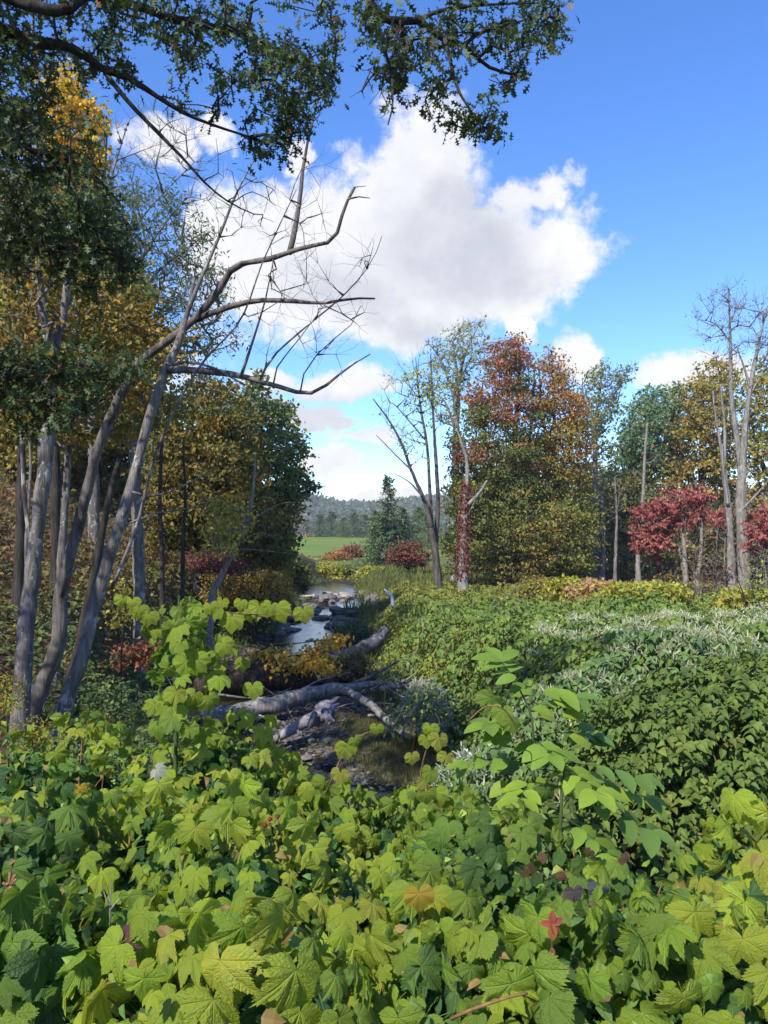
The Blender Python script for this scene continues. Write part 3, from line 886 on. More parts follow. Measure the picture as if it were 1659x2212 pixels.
build_tree('bluish_tree', 'broad blue-green tree standing behind the pale slim trunks', 'tree',
    [line([(1400, 1265), (1398, 1100), (1400, 960), (1410, 860)], 62, .34, .06), line([(1398, 1090), (1360, 980), (1345, 930)], 62, .16, .03), line([(1400, 1040), (1440, 940), (1455, 870)], 62, .16, .03)],
    [dict(poly=[(1330, 985), (1345, 900), (1385, 845), (1430, 822), (1480, 840), (1495, 930), (1470, 1040), (1400, 1010), (1370, 1060), (1340, 1060)], Y=62, dY=4.5, n=150, per=46, spread=.62, size=.32, pal=TEAL)],
    M_BARK_DARK, twig_r=.02, seg=1.2)
build_tree('olive_tree', 'big olive-yellow tree filling the space behind the tall bare trunks', 'tree',
    [line([(1520, 1268), (1515, 1100), (1515, 950), (1520, 820)], 60, .4, .06), line([(1516, 1080), (1470, 980), (1450, 900)], 60, .16, .03), line([(1516, 1040), (1560, 940), (1570, 830)], 60, .16, .03)],
    [dict(poly=[(1430, 1080), (1445, 930), (1470, 850), (1490, 800), (1540, 775), (1590, 800), (1600, 1000), (1590, 1150), (1480, 1160)], Y=60, dY=5, n=210, per=50, spread=.62, size=.30, pal=blend(OLIVE, palette((.15, .10, .03), (.085, .09, .025), (.17, .115, .035)), zed(1150, 60), zed(850, 60), .6))],
    M_BARK_DARK, twig_r=.02, seg=1.2)
build_tree('yellow_oak', 'yellowing oak reaching out of the picture behind the tallest bare trunk', 'tree',
    [line([(1690, 1268), (1685, 1100), (1685, 950), (1680, 800)], 58, .4, .06), line([(1685, 1080), (1640, 980), (1620, 900)], 58, .16, .03), line([(1685, 1040), (1740, 940), (1760, 830)], 58, .16, .03)],
    [dict(poly=[(1590, 1230), (1585, 1000), (1595, 850), (1620, 775), (1680, 745), (1760, 770), (1800, 900), (1800, 1150), (1740, 1250)], Y=58, dY=5, n=210, per=52, spread=.62, size=.30, pal=palette((.14, .13, .028), (.17, .14, .03), (.10, .11, .026), (.18, .13, .03)))],
    M_BARK_DARK, twig_r=.02, seg=1.2)
build_tree('shaded_tree', 'dark green dense tree in the gap between the maples and the sumac', 'tree',
    [line([(1350, 1268), (1348, 1150), (1345, 1050)], 56, .22, .05), line([(1348, 1160), (1310, 1090), (1300, 1040)], 56, .1, .03)],
    [dict(poly=[(1270, 1255), (1275, 1100), (1300, 1020), (1345, 1000), (1390, 1020), (1440, 1080), (1460, 1255)], Y=56, dY=3.5, n=150, per=50, spread=.6, size=.28, pal=palette((.050, .065, .024), (.065, .075, .026), (.085, .085, .028), (.06, .06, .03)))],
    M_BARK_DARK, twig_r=.016)
build_tree('shaded_tree', 'dull olive low tree behind the sumac stems and bare shrubs', 'tree',
    [line([(1540, 1268), (1545, 1150), (1550, 1050)], 54, .2, .05), line([(1544, 1160), (1580, 1100), (1600, 1060)], 54, .1, .03)],
    [dict(poly=[(1430, 1255), (1440, 1140), (1500, 1090), (1580, 1080), (1680, 1110), (1700, 1255)], Y=54, dY=3, n=150, per=50, spread=.6, size=.26, pal=palette((.060, .060, .026), (.085, .075, .03), (.05, .06, .022), (.10, .065, .03)))],
    M_BARK_DARK, twig_r=.016)

for u, Y, poly, c, lab in ((1120, 66, [(985, 1250), (990, 1080), (1040, 960), (1120, 930), (1210, 960), (1260, 1080), (1265, 1250)], GREEN, 'green tree closing the gap behind both maples'),
                           (1330, 74, [(1240, 1250), (1250, 1050), (1300, 960), (1370, 930), (1440, 980), (1480, 1080), (1480, 1250)], GREEN, 'soft green tall tree far behind the slim pale trunks'),
                           (1250, 70, [(1180, 1250), (1200, 1080), (1250, 1000), (1320, 1010), (1400, 1060), (1420, 1250)], palette((.075, .085, .026), (.06, .07, .026), (.10, .095, .028)), 'olive tree closing the gap behind the slim blue-green tree')):
    build_tree('backing_tree', lab, 'tree', [line([(u, 1268), (u + 4, 1120), (u, 1000)], Y, .25, .05), line([(u + 3, 1160), (u - 40, 1080), (u - 50, 1030)], Y, .12, .03)],
        [dict(poly=poly, Y=Y, dY=4, n=190, per=60, spread=.8, size=.30, pal=c)], M_BARK_DARK, twig_r=.018, seg=1.2)
# tall bare pale trunks
build_tree('tall_bare_tree', 'tallest pale bare tree with forked trunk and fine twiggy crown', 'tree',
    [line([(1606, 1275), (1604, 1180), (1600, 1080), (1604, 1010)], 39, .32, .22),
     line([(1604, 1015), (1609, 930), (1622, 830), (1640, 735), (1658, 660)], 39, .19, .03),
     line([(1602, 1040), (1594, 960), (1580, 860), (1578, 760), (1576, 690), (1574, 622)], 39.2, .18, .03),
     line([(1622, 840), (1606, 790), (1590, 745)], 39, .08, .02),
     line([(1604, 1100), (1634, 1068), (1658, 1040)], 38.8, .07, .02),
     line([(1603, 1060), (1620, 1000), (1628, 985)], 39, .05, .015),
     line([(1622, 850), (1650, 800), (1668, 770)], 39, .06, .015),
     line([(1578, 740), (1545, 700), (1510, 690)], 39.2, .05, .012),
     line([(1576, 700), (1600, 650), (1620, 628)], 39.2, .05, .012)],
    [dict(poly=[(1490, 725), (1515, 650), (1560, 618), (1605, 620), (1640, 660), (1700, 660), (1760, 720), (1730, 810), (1640, 800), (1560, 790), (1515, 770)], Y=39.2, dY=2.2, n=150, fine=5, finelen=.7, per=5, spread=.3, size=.11, pal=palette((.13, .12, .11), (.10, .11, .08), (.14, .13, .09)), twigmat=M_BARK_GREY)],
    M_BARK_PALE, twig_r=.011, seg=.7)
build_tree('bare_tree', 'pale bare trunk splitting into upright broken limbs beside the tallest bare tree', 'tree',
    [line([(1580, 1275), (1578, 1180), (1572, 1090), (1562, 1000)], 38.4, .22, .12),
     line([(1565, 1030), (1556, 960), (1546, 900), (1540, 845)], 38.4, .10, .04),
     line([(1563, 1010), (1566, 940), (1560, 870), (1557, 830)], 38.3, .11, .04),
     line([(1572, 1090), (1562, 1010), (1560, 960)], 38.2, .09, .06)],
    [dict(poly=[(1530, 930), (1540, 830), (1580, 830), (1580, 960)], Y=38.4, dY=.8, n=16, fine=2, finelen=.5)],
    M_BARK_PALE, twig_r=.010)
slim = [
    ([(1380, 1270), (1378, 1190), (1388, 1090), (1392, 1000), (1398, 915)], 41, .14, 'pale slim trunk rising in front of the blue-green tree'),
    ([(1482, 1290), (1480, 1230), (1477, 1170), (1474, 1110)], 35, .15, 'white-barked slim trunk straight through the red sumac'),
    ([(1512, 1292), (1506, 1250), (1514, 1195), (1516, 1130)], 34.5, .12, 'white-barked trunk with a fork low beside the bare shrubs'),
    ([(1296, 1262), (1300, 1200), (1302, 1130), (1298, 1050)], 49, .26, 'grey straight trunk under the slim blue-green tree'),
    ([(1328, 1262), (1330, 1190), (1332, 1110), (1328, 1030)], 47, .12, 'thin grey trunk between the maples and the sumac'),
]
for pts, Y, r, lab in slim:
    build_tree('slim_tree', lab, 'tree', [line(pts, Y, r, r * .35), line([pts[2], (pts[2][0] + rng.uniform(-9, 9), pts[2][1] - 55), (pts[2][0] + rng.uniform(-22, 22), pts[2][1] - 80)], Y, r * .3, .010)],
               [dict(poly=[(pts[-1][0] - 30, pts[-1][1] + 90), (pts[-1][0] - 24, pts[-1][1] - 20), (pts[-1][0] + 24, pts[-1][1] - 25), (pts[-1][0] + 30, pts[-1][1] + 90)], Y=Y, dY=.9, n=16, fine=2, finelen=.6, per=3, spread=.3, size=.16, pal=OLIVE)],
               M_BARK_PALE if 'white' in lab or 'pale' in lab else M_BARK_GREY, 'slim bare trunks across the stream', twig_r=.010)

def sumac(label, poly, Y, stems, n, per):
    root = thing('sumac', label, 'shrub', P(*stems[0][0], Y) * [1, 1, 0] + [0, 0, float(ground(P(*stems[0][0], Y)[0], Y))])
    sk = []
    for s in stems:
        q, r = line(s, Y + rng.uniform(-.8, .8), .05, .018)
        q[0, 2] = min(q[0, 2], float(ground(q[0, 0], q[0, 1])) - .1)
        q, r = smoothpath(q, r, .3, .2)
        b = Buf(); b.tube(q, r, 6); part('stem', b, M_BARK_GREY, root); sk.append(q[len(q) // 2:])
    T = fill(poly, n, Y, 1.6)
    nodes, paths, wt = colonize(np.vstack(sk), T, 0.2, .5)
    tw = Buf()
    for ids in paths: tw.tube(nodes[ids], .010 * np.clip(wt[ids], 1, 20) ** .5, 4, cap=False)
    part('twigs', tw, M_BARK_GREY, root, kind='stuff')
    # feathered leaves: a rib with paired drooping leaflets
    lf = Buf()
    for c in T:
        for j in range(per):
            a = rng.uniform(0, 6.283); L = rng.uniform(.3, .48)
            d = np.array([math.cos(a), math.sin(a), rng.uniform(-.3, 1.1)])
            f = np.linspace(.2, 1, 7)
            rib = c + d * L * f[:, None] + np.array([0, 0, -1]) * (.30 * L * f ** 2)[:, None]
            side = norm(np.cross(d, [0, 0, 1.0]))
            for s_ in (-1, 1):
                m = len(f)
                col = CRIMSON(rib) * rng.uniform(.6, 1.15)
                lf.scatter(LEAFLET, rib, np.tile(side * s_ + d * .3 + [0, 0, -.75], (m, 1)) + rng.normal(0, .15, (m, 3)), np.tile([0, -.2, 1.0], (m, 1)) + rng.normal(0, .2, (m, 3)), rng.uniform(.13, .2, m), col)
    part('foliage', lf, M_LEAF, root, kind='stuff', smooth=False)
    # upright rusty seed heads on the topmost ends
    top = T[np.argsort(-T[:, 2])[:max(4, n // 4)]]
    for c in top:
        sb = Buf(); sb.tube([c, c + [0, 0, .1], c + [0.01, 0, .26]], [.035, .05, .012], 6, wob=.15)
        part('seed_head', sb, M_SEED, root)
    return root
M_SEED = bark_mat('rusty seed head', (0.16, 0.07, 0.04), (0.32, 0.19, 0.11), None, 0, 24.0, 1.0, 0.6)
sumac('large crimson sumac with domed crown over grey stems', [(1368, 1200), (1366, 1130), (1392, 1080), (1440, 1052), (1500, 1046), (1540, 1066), (1542, 1120), (1500, 1140), (1460, 1130), (1455, 1190), (1410, 1215)], 36,
      [[(1475, 1285), (1470, 1200), (1440, 1110)], [(1440, 1285), (1425, 1210), (1400, 1130)], [(1500, 1285), (1500, 1180), (1510, 1100)], [(1455, 1290), (1460, 1210), (1475, 1080)], [(1415, 1285), (1405, 1220), (1385, 1170)]], 150, 5)
sumac('crimson sumac cut by the picture edge beside the tallest bare tree', [(1600, 1190), (1612, 1115), (1650, 1090), (1720, 1085), (1760, 1120), (1740, 1195)], 35,
      [[(1660, 1285), (1650, 1200), (1640, 1130)], [(1690, 1285), (1690, 1200), (1700, 1120)], [(1640, 1285), (1630, 1210), (1625, 1150)]], 80, 5)
sumac('small low sprays of crimson sumac behind the white-barked trunks', [(1520, 1150), (1535, 1105), (1580, 1100), (1590, 1150), (1560, 1170)], 39,
      [[(1545, 1285), (1548, 1200), (1550, 1130)], [(1565, 1285), (1565, 1200), (1570, 1130)]], 16, 4)

def bare_shrub(label, u, v, Y, h, spread, n, mat, leaf=None, per=0):
    b = P(u, v, Y); b[2] = float(ground(b[0], b[1]))
    root = thing('bare_shrub', label, 'shrub', b)
    for j in range(7):
        a = rng.uniform(0, 6.283)
        top = b + np.array([math.cos(a) * spread, math.sin(a) * spread * .7, h * rng.uniform(.7, 1.0)])
        q, r = smoothpath([b - [0, 0, .1], b + (top - b) * .5 + rng.normal(0, .12, 3), top], [.03, .02, .008], .25, .3)
        bb = Buf(); bb.tube(q, r, 5); part('stem', bb, mat, root)
    tw = Buf(); T = b + rng.normal(0, 1, (n, 3)) * [spread * .6, spread * .5, h * .22] + [0, 0, h * .65]
    nodes, paths, wt = colonize(np.array([b + [0, 0, z] for z in np.linspace(.2, h * .8, 6)]), T, .8, .4)
    for ids in paths: tw.tube(nodes[ids], .007 * np.clip(wt[ids], 1, 12) ** .5, 3, cap=False)
    part('twigs', tw, mat, root, kind='stuff')
    if leaf:
        lf = Buf(); crown_leaves(lf, T, per, .22, .13, leaf); part('foliage', lf, M_LEAF, root, kind='stuff', smooth=False)
    return root
bare_shrub('brown leafless twiggy shrub at the foot of the tall pale trunks', 1540, 1285, 33, 2.3, .9, 150, M_BARK_BROWN, RUST, 2)
bare_shrub('grey tangle of bare vines at the picture edge under the sumac', 1645, 1290, 31, 2.6, .9, 160, M_BARK_GREY)
bare_shrub('thin dark shrub with few leaves in the yellow thicket', 1480, 1300, 31, 1.7, .5, 50, M_BARK_DARK, OLIVE, 3)
bare_shrub('dark bare shrub standing out before the lemon-green bushes', 1640, 1330, 24, 1.9, .7, 60, M_BARK_DARK, YELGRN, 4)

# ---- centre distance ------------------------------------------------------------------
def conifer(label, u, vb, vt, Y, half, cols, n=900, bare_top=0.0, group=None):
    b = P(u, vb, Y); b[2] = float(ground(b[0], b[1]))
    top = P(u, vt, Y); H = top[2] - b[2]
    root = thing('conifer', label, 'tree', b, group)
    tb = Buf(); tb.tube([b - [0, 0, .2], b + [0, 0, H * .5], b + [0, 0, H]], [H * .018, H * .011, .01], 6); part('trunk', tb, M_BARK_DARK, root)
    lf, tw = Buf(), Buf()
    nb = int(n / 12)
    for j in range(nb):
        f = 1 - (j + rng.uniform(0, 1)) / nb * (1 - .06)
        hz_ = f * H
        R = half * (1 - f) ** .75 * rng.uniform(.4, 1.25) + .05 * half
        if bare_top and f > 1 - bare_top: R = half * .42 * (1.05 - f) / bare_top * rng.uniform(.3, 1.4) + .03 * half
        a = rng.uniform(0, 6.283)
        d = np.array([math.cos(a), math.sin(a), .10 if f > .6 else -.12])
        s = np.linspace(.2, 1, 12 if not (bare_top and f > 1 - bare_top) else 6)
        q = b + [0, 0, hz_] + d * R * s[:, None] + rng.normal(0, R * .05 + .02, (len(s), 3))
        tw.tube([b + [0, 0, hz_], q[-1]], [.02, .006], 3, cap=False)
        for rep in range(2 if not (bare_top and f > 1 - bare_top) else 1):
            lf.scatter(DIAMOND, q, np.tile(d, (len(s), 1)) + rng.normal(0, .7, (len(s), 3)) + [0, 0, -.2], rng.normal(0, .4, (len(s), 3)) + [0, 0, .8], H * .034 * rng.uniform(.6, 1.3, len(s)), cols(q) * rng.uniform(.7, 1.3, (len(s), 1)))
    part('twigs', tw, M_BARK_DARK, root, kind='stuff')
    part('crown', lf, M_LEAF, root, kind='stuff', smooth=False)
CON = palette((.055, .085, .042), (.068, .098, .048), (.048, .074, .040))
CONL = palette((.070, .105, .040), (.085, .115, .045), (.055, .085, .038))
conifer('tall thin-topped spruce standing alone before the meadow', 838, 1225, 1030, 76, 2.6, CON, 3200, .40)
conifer('broad dark spruce close beside the thin-topped one', 868, 1222, 1098, 80, 2.9, CON, 2600)
conifer('soft green spruce at the meadow edge, lighter than its neighbours', 812, 1228, 1105, 78, 2.3, CONL, 2400)
for (u, vt, Y, hw, lab, c) in [(690, 1112, 165, 4.2, 'rounded pine at the stream end of the row behind the meadow', CON), (716, 1105, 172, 4.6, 'second pine of the row behind the meadow, broad and dark', CON),
                                (742, 1118, 160, 3.4, 'short yellowish pine in the middle of the meadow row', CONL), (765, 1108, 168, 4.4, 'dark pine right of the yellowish one behind the meadow'.replace('right of', 'just past'), CON),
                                (790, 1112, 166, 4.2, 'last dark pine of the meadow row beside the thin-topped spruce', CON), (905, 1095, 120, 4.0, 'light green rounded pine behind the bare dark tree', CONL), (925, 1110, 110, 3.6, 'green pine half hidden by the bare dark tree', CONL)]:
    conifer(lab, u, 1168, vt, Y, hw, c, 2200, group='pines beyond the meadow')
def round_tree(name, label, cat, u, vb, Y, poly, cols, n, per, size, spread, bark=None, r=.12, dY=None, group=None, flat=.6):
    c = np.array(poly, float).mean(0)
    return build_tree(name, label, cat, [line([(u, vb), (u + (c[0] - u) * .4, vb + (c[1] - vb) * .5), (c[0], c[1] - 5)], Y, r, r * .3)],
                      [dict(poly=poly, Y=Y, dY=dY or (max(p[0] for p in poly) - min(p[0] for p in poly)) / FPX * Y * .4, n=n, per=per, spread=spread, size=size, pal=cols, flat=flat)], bark or M_BARK_DARK, group, twig_r=.012 * Y / 45)
round_tree('orange_tree', 'tiny bright orange tree at the far meadow edge', 'tree', 669, 1172, 170, [(660, 1170), (661, 1155), (672, 1152), (678, 1168)], ORANGE, 14, 30, .5, .5)
for (u, lab) in ((655, 'cluster-side grey bare trunk behind the orange tree'), (664, 'taller grey bare trunk behind the orange tree')):
    round_tree('bare_tree', lab.replace('cluster-side ', 'shorter '), 'tree', u, 1172, 175, [(u - 6, 1150), (u - 5, 1120 if 'tall' in lab else 1130), (u + 5, 1120), (u + 6, 1150)], palette((.10, .09, .08)), 14, 8, .5, .5, M_BARK_PALE, .3)
round_tree('maroon_shrub', 'domed dark maroon shrub on thin stems by the tall spruce', 'shrub', 885, 1245, 56, [(834, 1215), (838, 1185), (868, 1168), (905, 1170), (925, 1195), (920, 1222), (885, 1228)], palette((.12, .035, .03), (.09, .04, .028), (.07, .05, .025)), 60, 40, .2, .35, r=.05, flat=.4)
round_tree('pink_shrub', 'dusty pink-red shrub at the lower meadow edge', 'shrub', 765, 1210, 88, [(742, 1205), (745, 1182), (765, 1174), (785, 1182), (786, 1206)], palette((.16, .06, .045), (.12, .06, .04)), 26, 34, .3, .45, r=.06)
round_tree('orange_shrub', 'wide orange and brown shrub below the meadow', 'shrub', 725, 1222, 82, [(690, 1222), (700, 1196), (725, 1188), (755, 1196), (760, 1224)], palette((.22, .10, .03), (.15, .09, .03), (.09, .06, .025)), 40, 34, .28, .42, r=.05)
for (u, vb, Y, poly, lab, c) in [
    (690, 1262, 66, [(640, 1262), (648, 1225), (690, 1212), (740, 1220), (748, 1262)], 'bright lemon-green bush where the stream disappears', YELGRN),
    (745, 1258, 68, [(715, 1262), (720, 1228), (750, 1220), (780, 1228), (785, 1260)], 'olive-green bush beside the lemon-green one at the stream bend', palette((.10, .12, .03), (.08, .10, .03))),
    (805, 1252, 62, [(765, 1254), (772, 1232), (800, 1222), (832, 1228), (840, 1254)], 'yellow-topped bush below the tall spruce', YELGRN),
    (630, 1262, 52, [(596, 1268), (604, 1222), (630, 1206), (658, 1220), (664, 1268)], 'dull green bush between the alder and the stream bend', palette((.06, .08, .024), (.08, .09, .026))),
    (660, 1222, 84, [(640, 1228), (645, 1206), (668, 1203), (690, 1210), (692, 1228)], 'low tan and yellow bush at the meadow corner', palette((.18, .15, .05), (.14, .12, .05)))]:
    round_tree('bush', lab, 'bush', u, vb, Y, poly, c, 70, 34, .26, .42, r=.04, flat=.35, group='yellow-green bushes before the meadow')
lem = [(1230, 1290, 33, 60, 'yellow-green knotweed mound beneath the understory maple'), (1290, 1295, 31, 55, 'tan and yellow mound with faded pinkish leaves'), (1350, 1300, 30, 60, 'lemon-yellow mound before the dark green gap'),
       (1420, 1298, 29, 60, 'brightest lemon-yellow mound under the large sumac'), (1615, 1320, 25, 60, 'lemon-green mound at the picture edge behind the dark bare shrub'), (1170, 1290, 34, 50, 'pale olive mound below the orange maple')]
for u, vb, Y, hw, lab in lem:
    c = palette((.20, .14, .07), (.22, .17, .05), (.16, .09, .06)) if 'tan' in lab else (YELGRN if 'pale' not in lab else OLIVE)
    round_tree('knotweed_mound', lab, 'bush', u, vb, Y, [(u - hw, vb), (u - hw * .8, vb - 28), (u - 10, vb - 44), (u + hw * .7, vb - 34), (u + hw, vb)], c, 80, 26, .2, .34, r=.03, flat=.3, group='yellowing mounds under the trees')

# ---- near bank on the other side: leaning trunks ------------------------------------
build_tree('grey_tree', 'thick upright grey trunk with pale lichen streaks beside the dead leaner', 'tree',
    [line([(40, 1640), (47, 1500), (60, 1320), (80, 1150), (97, 1000), (106, 890), (112, 760)], [9.6, 9.6, 9.7, 9.8, 9.9, 10, 10], .105, .085),
     line([(72, 1200), (58, 1120), (50, 1030), (46, 930)], 10.2, .035, .02),
     line([(112, 770), (90, 650), (80, 540)], 10, .07, .03), line([(112, 780), (140, 660), (150, 540)], 10.2, .07, .03)],
    [dict(poly=[(-80, 760), (-60, 420), (60, 380), (150, 470), (190, 640), (150, 800)], Y=10.2, dY=1.6, n=110, per=10, spread=.2, size=.09, pal=GOLD)],
    M_BARK_GREY, k=14, twig_r=.005, seg=.3)
dead = build_tree('dead_tree', 'long dead leaning tree, bark stripped, crooked limbs against the cloud', 'dead tree',
    [line([(62, 1560), (95, 1470), (128, 1370), (133, 1270), (165, 1150), (188, 1060), (215, 960), (262, 850), (300, 785), (365, 735), (420, 690), (470, 632), (495, 588), (520, 570), (580, 560), (640, 540), (690, 527), (722, 516), (738, 470), (752, 430), (766, 404)],
          [10.4, 10.4, 10.3, 10.3, 10.3, 10.2, 10.1, 10, 9.9, 9.8, 9.7, 9.6, 9.5, 9.5, 9.4, 9.3, 9.2, 9.2, 9.1, 9.1, 9.0], .105, .016),
     line([(625, 548), (640, 480), (648, 425), (654, 370), (664, 310), (690, 200), (702, 165)], [9.35, 9.4, 9.4, 9.4, 9.5, 9.5, 9.5], .036, .007),
     line([(425, 690), (480, 668), (550, 650), (620, 650), (700, 655), (760, 645), (810, 645)], [9.7, 9.5, 9.3, 9.1, 9, 8.9, 8.8], .042, .010),
     line([(752, 430), (775, 425), (800, 428)], 9.05, .012, .004), line([(757, 425), (764, 405), (790, 402)], 9.0, .010, .003),
     line([(133, 1290), (150, 1240), (168, 1220)], 10.2, .03, .015)],
    [], M_BARK_BROWN, k=14)
build_tree('grey_tree', 'slender grey trunk crossing the dead tree and arching into bare rods', 'tree',
    [line([(100, 1690), (120, 1600), (150, 1500), (182, 1400), (207, 1300), (230, 1220), (262, 1120), (290, 1030), (312, 940), (340, 850), (360, 790), (385, 745), (398, 690)],
          [9.0, 9.05, 9.1, 9.1, 9.15, 9.2, 9.2, 9.25, 9.3, 9.3, 9.3, 9.35, 9.4], .098, .04),
     line([(372, 770), (400, 690), (430, 610), (470, 520), (505, 430), (535, 370), (562, 325)], 9.4, .035, .006),
     line([(364, 800), (420, 800), (500, 808), (590, 832), (662, 850), (705, 832), (750, 795), (800, 765)], [9.3, 9.2, 9.1, 9, 8.9, 8.85, 8.8, 8.8], .05, .006),
     line([(362, 790), (400, 782), (450, 790), (500, 815), (530, 832)], [9.3, 9.2, 9.1, 9.0, 9.0], .022, .01),
     line([(420, 600), (410, 660), (398, 700)][::-1], 9.5, .03, .02),
     line([(240, 1270), (255, 1240), (300, 1120), (330, 1000), (380, 880), (440, 780), (520, 690), (570, 560), (640, 410)], [9.0, 8.95, 8.9, 8.85, 8.8, 8.8, 8.7, 8.7, 8.7], .022, .005),
     line([(285, 1062), (330, 1072), (400, 1048), (460, 1010), (488, 960)], [9.2, 9.1, 9.0, 9.0, 8.9], .016, .004),
     line([(262, 1140), (330, 1110), (420, 1095), (480, 1062)], [9.2, 9.3, 9.4, 9.4], .014, .004),
     line([(520, 815), (545, 740), (575, 640), (590, 560)], [9.0, 8.9, 8.9, 8.9], .02, .004),
     line([(560, 822), (590, 770), (650, 715), (740, 640), (800, 570), (825, 510)], [8.95, 8.9, 8.8, 8.7, 8.7, 8.6], .014, .003),
     line([(648, 850), (650, 820), (690, 760), (760, 700), (780, 660)], [8.9, 8.9, 8.8, 8.7, 8.7], .010, .003),
     line([(590, 832), (600, 790), (640, 740), (700, 660)], [9, 8.9, 8.9, 8.8], .010, .003)],
    [dict(poly=[(540, 800), (520, 640), (620, 560), (760, 540), (840, 500), (820, 600), (800, 700), (800, 790), (700, 830)], Y=8.9, dY=.7, n=42, fine=3, finelen=.30, pen=.2),
     dict(poly=[(520, 620), (560, 470), (640, 380), (700, 300), (720, 480), (700, 600), (600, 640)], Y=9.2, dY=.5, n=32, fine=3, finelen=.28, pen=.2),
     dict(poly=[(470, 560), (450, 420), (560, 330), (620, 380), (560, 480)], Y=9.4, dY=.5, n=20, fine=3, finelen=.26, pen=.2)],
    M_BARK_GREY, k=14, twig_r=.0032, seg=.3)
build_tree('golden_maple', 'straight grey maple with golden yellow crown behind the leaning trunks', 'tree',
    [line([(112, 1520), (128, 1300), (140, 1100), (152, 900), (160, 780), (170, 640), (180, 560), (188, 420)], 12.8, .085, .03),
     line([(160, 760), (120, 700), (60, 610), (10, 570)], 12.6, .04, .008), line([(155, 800), (90, 760), (20, 690)], 12.6, .04, .008),
     line([(166, 700), (230, 640), (300, 600)], 12.6, .035, .008), line([(164, 780), (240, 720), (330, 700)], 12.4, .035, .008), line([(150, 920), (230, 860), (300, 850)], 12.4, .03, .008)],
    [dict(poly=[(-60, 940), (-60, 540), (60, 500), (150, 560), (260, 560), (340, 640), (400, 740), (380, 800), (420, 880), (300, 960), (120, 960)], Y=12.8, dY=2.2, n=225, per=54, spread=.28, size=.105, pal=blend(GOLD, OLIVE, zed(900, 12.8), zed(560, 12.8), 1.0))],
    M_BARK_GREY, k=12, twig_r=.006, seg=.35)
build_tree('dark_tree', 'dark rough-barked trunk leaning behind the slender grey trunk', 'tree',
    [line([(152, 1480), (170, 1400), (190, 1300), (212, 1200), (230, 1100), (262, 980)], 11.4, .08, .04)], [], M_BARK_DARK, k=12)
for pts, Y, r, lab, mt in [([(38, 1330), (44, 1150), (46, 960), (50, 700)], 14.5, .11, 'dark trunk standing behind the thick grey trunk', M_BARK_DARK),
                       ([(62, 1300), (56, 1180), (66, 1020), (62, 900), (60, 700)], 12.0, .03, 'pale sapling hugging the thick grey trunk', M_BARK_PALE),
                       ([(395, 1200), (400, 1080), (396, 960)], 20, .05, 'thin dark stem on the wooded slope, under the olive crown', M_BARK_DARK),
                       ([(350, 1210), (345, 1080), (350, 940)], 21, .07, 'dark stem deeper on the wooded slope', M_BARK_DARK)]:
    build_tree('slim_tree', lab, 'tree', [line(pts, Y, r, r * .5), line([pts[-2], (pts[-2][0] + 25, pts[-2][1] - 70), (pts[-2][0] + 60, pts[-2][1] - 120)], Y, r * .3, .006)], [], mt, 'slim trunks on the shaded slope')
build_tree('yellow_ash', 'tall yellow-topped tree high above the golden maple', 'tree',
    [line([(205, 1250), (200, 900), (190, 600), (176, 330), (160, 180)], 24, .2, .04), line([(188, 520), (225, 380), (230, 250)], 24, .06, .02), line([(186, 480), (150, 360), (130, 250)], 24, .06, .02)],
    [dict(poly=[(85, 330), (92, 180), (120, 140), (165, 160), (205, 230), (228, 300), (230, 400), (190, 470), (120, 430)], Y=24, dY=1.6, n=90, per=50, spread=.34, size=.17, pal=palette((.30, .19, .02), (.26, .17, .02), (.20, .16, .03))),
     dict(poly=[(150, 700), (160, 430), (240, 380), (280, 480), (250, 700)], Y=24, dY=1.6, n=50, per=24, spread=.34, size=.17, pal=OLIVE)],
    M_BARK_GREY, twig_r=.010)
build_tree('birch', 'airy grey-green tree with fine leaves and bare outer twigs', 'tree',
    [line([(300, 1230), (290, 1000), (275, 820), (262, 640), (240, 470)], 19, .15, .04),
     line([(268, 720), (330, 600), (400, 540), (455, 500)], 18.8, .06, .012), line([(262, 650), (330, 520), (400, 430)], 19, .05, .012), line([(250, 560), (235, 420), (275, 270)], 19.2, .05, .010),
     line([(275, 820), (360, 740), (450, 700)], 18.8, .06, .012), line([(256, 600), (300, 480), (420, 350)], 19, .035, .006)],
    [dict(poly=[(200, 650), (220, 400), (250, 330), (330, 400), (400, 440), (445, 480), (480, 560), (500, 640), (530, 730), (470, 810), (380, 800), (300, 780)], Y=19, dY=2.2, n=230, fine=1, finelen=.4, per=26, spread=.24, size=.13, tpl=SLIM, pal=palette((.055, .078, .040), (.065, .088, .040), (.045, .065, .036))),
     dict(poly=[(235, 320), (260, 240), (330, 260), (440, 330), (500, 420), (440, 450), (330, 400)], Y=19, dY=1.5, n=60, fine=4, finelen=.55)],
    M_BARK_GREY, twig_r=.007, seg=.5)
build_tree('olive_maple', 'olive and brown-gold maple on the slope behind the slender grey trunk', 'tree',
    [line([(430, 1260), (435, 1100), (445, 980), (455, 860)], 27, .18, .04), line([(436, 1090), (380, 990), (360, 920)], 27, .07, .02), line([(440, 1040), (500, 950), (530, 880)], 27, .07, .02)],
    [dict(poly=[(290, 1180), (310, 960), (350, 860), (420, 810), (500, 820), (555, 880), (575, 1000), (570, 1150), (440, 1200)], Y=27, dY=3, n=300, per=60, spread=.42, size=.17, pal=palette((.100, .082, .020), (.080, .076, .020), (.125, .088, .020), (.064, .070, .022), (.050, .065, .024)))],
    M_BARK_DARK, twig_r=.010)
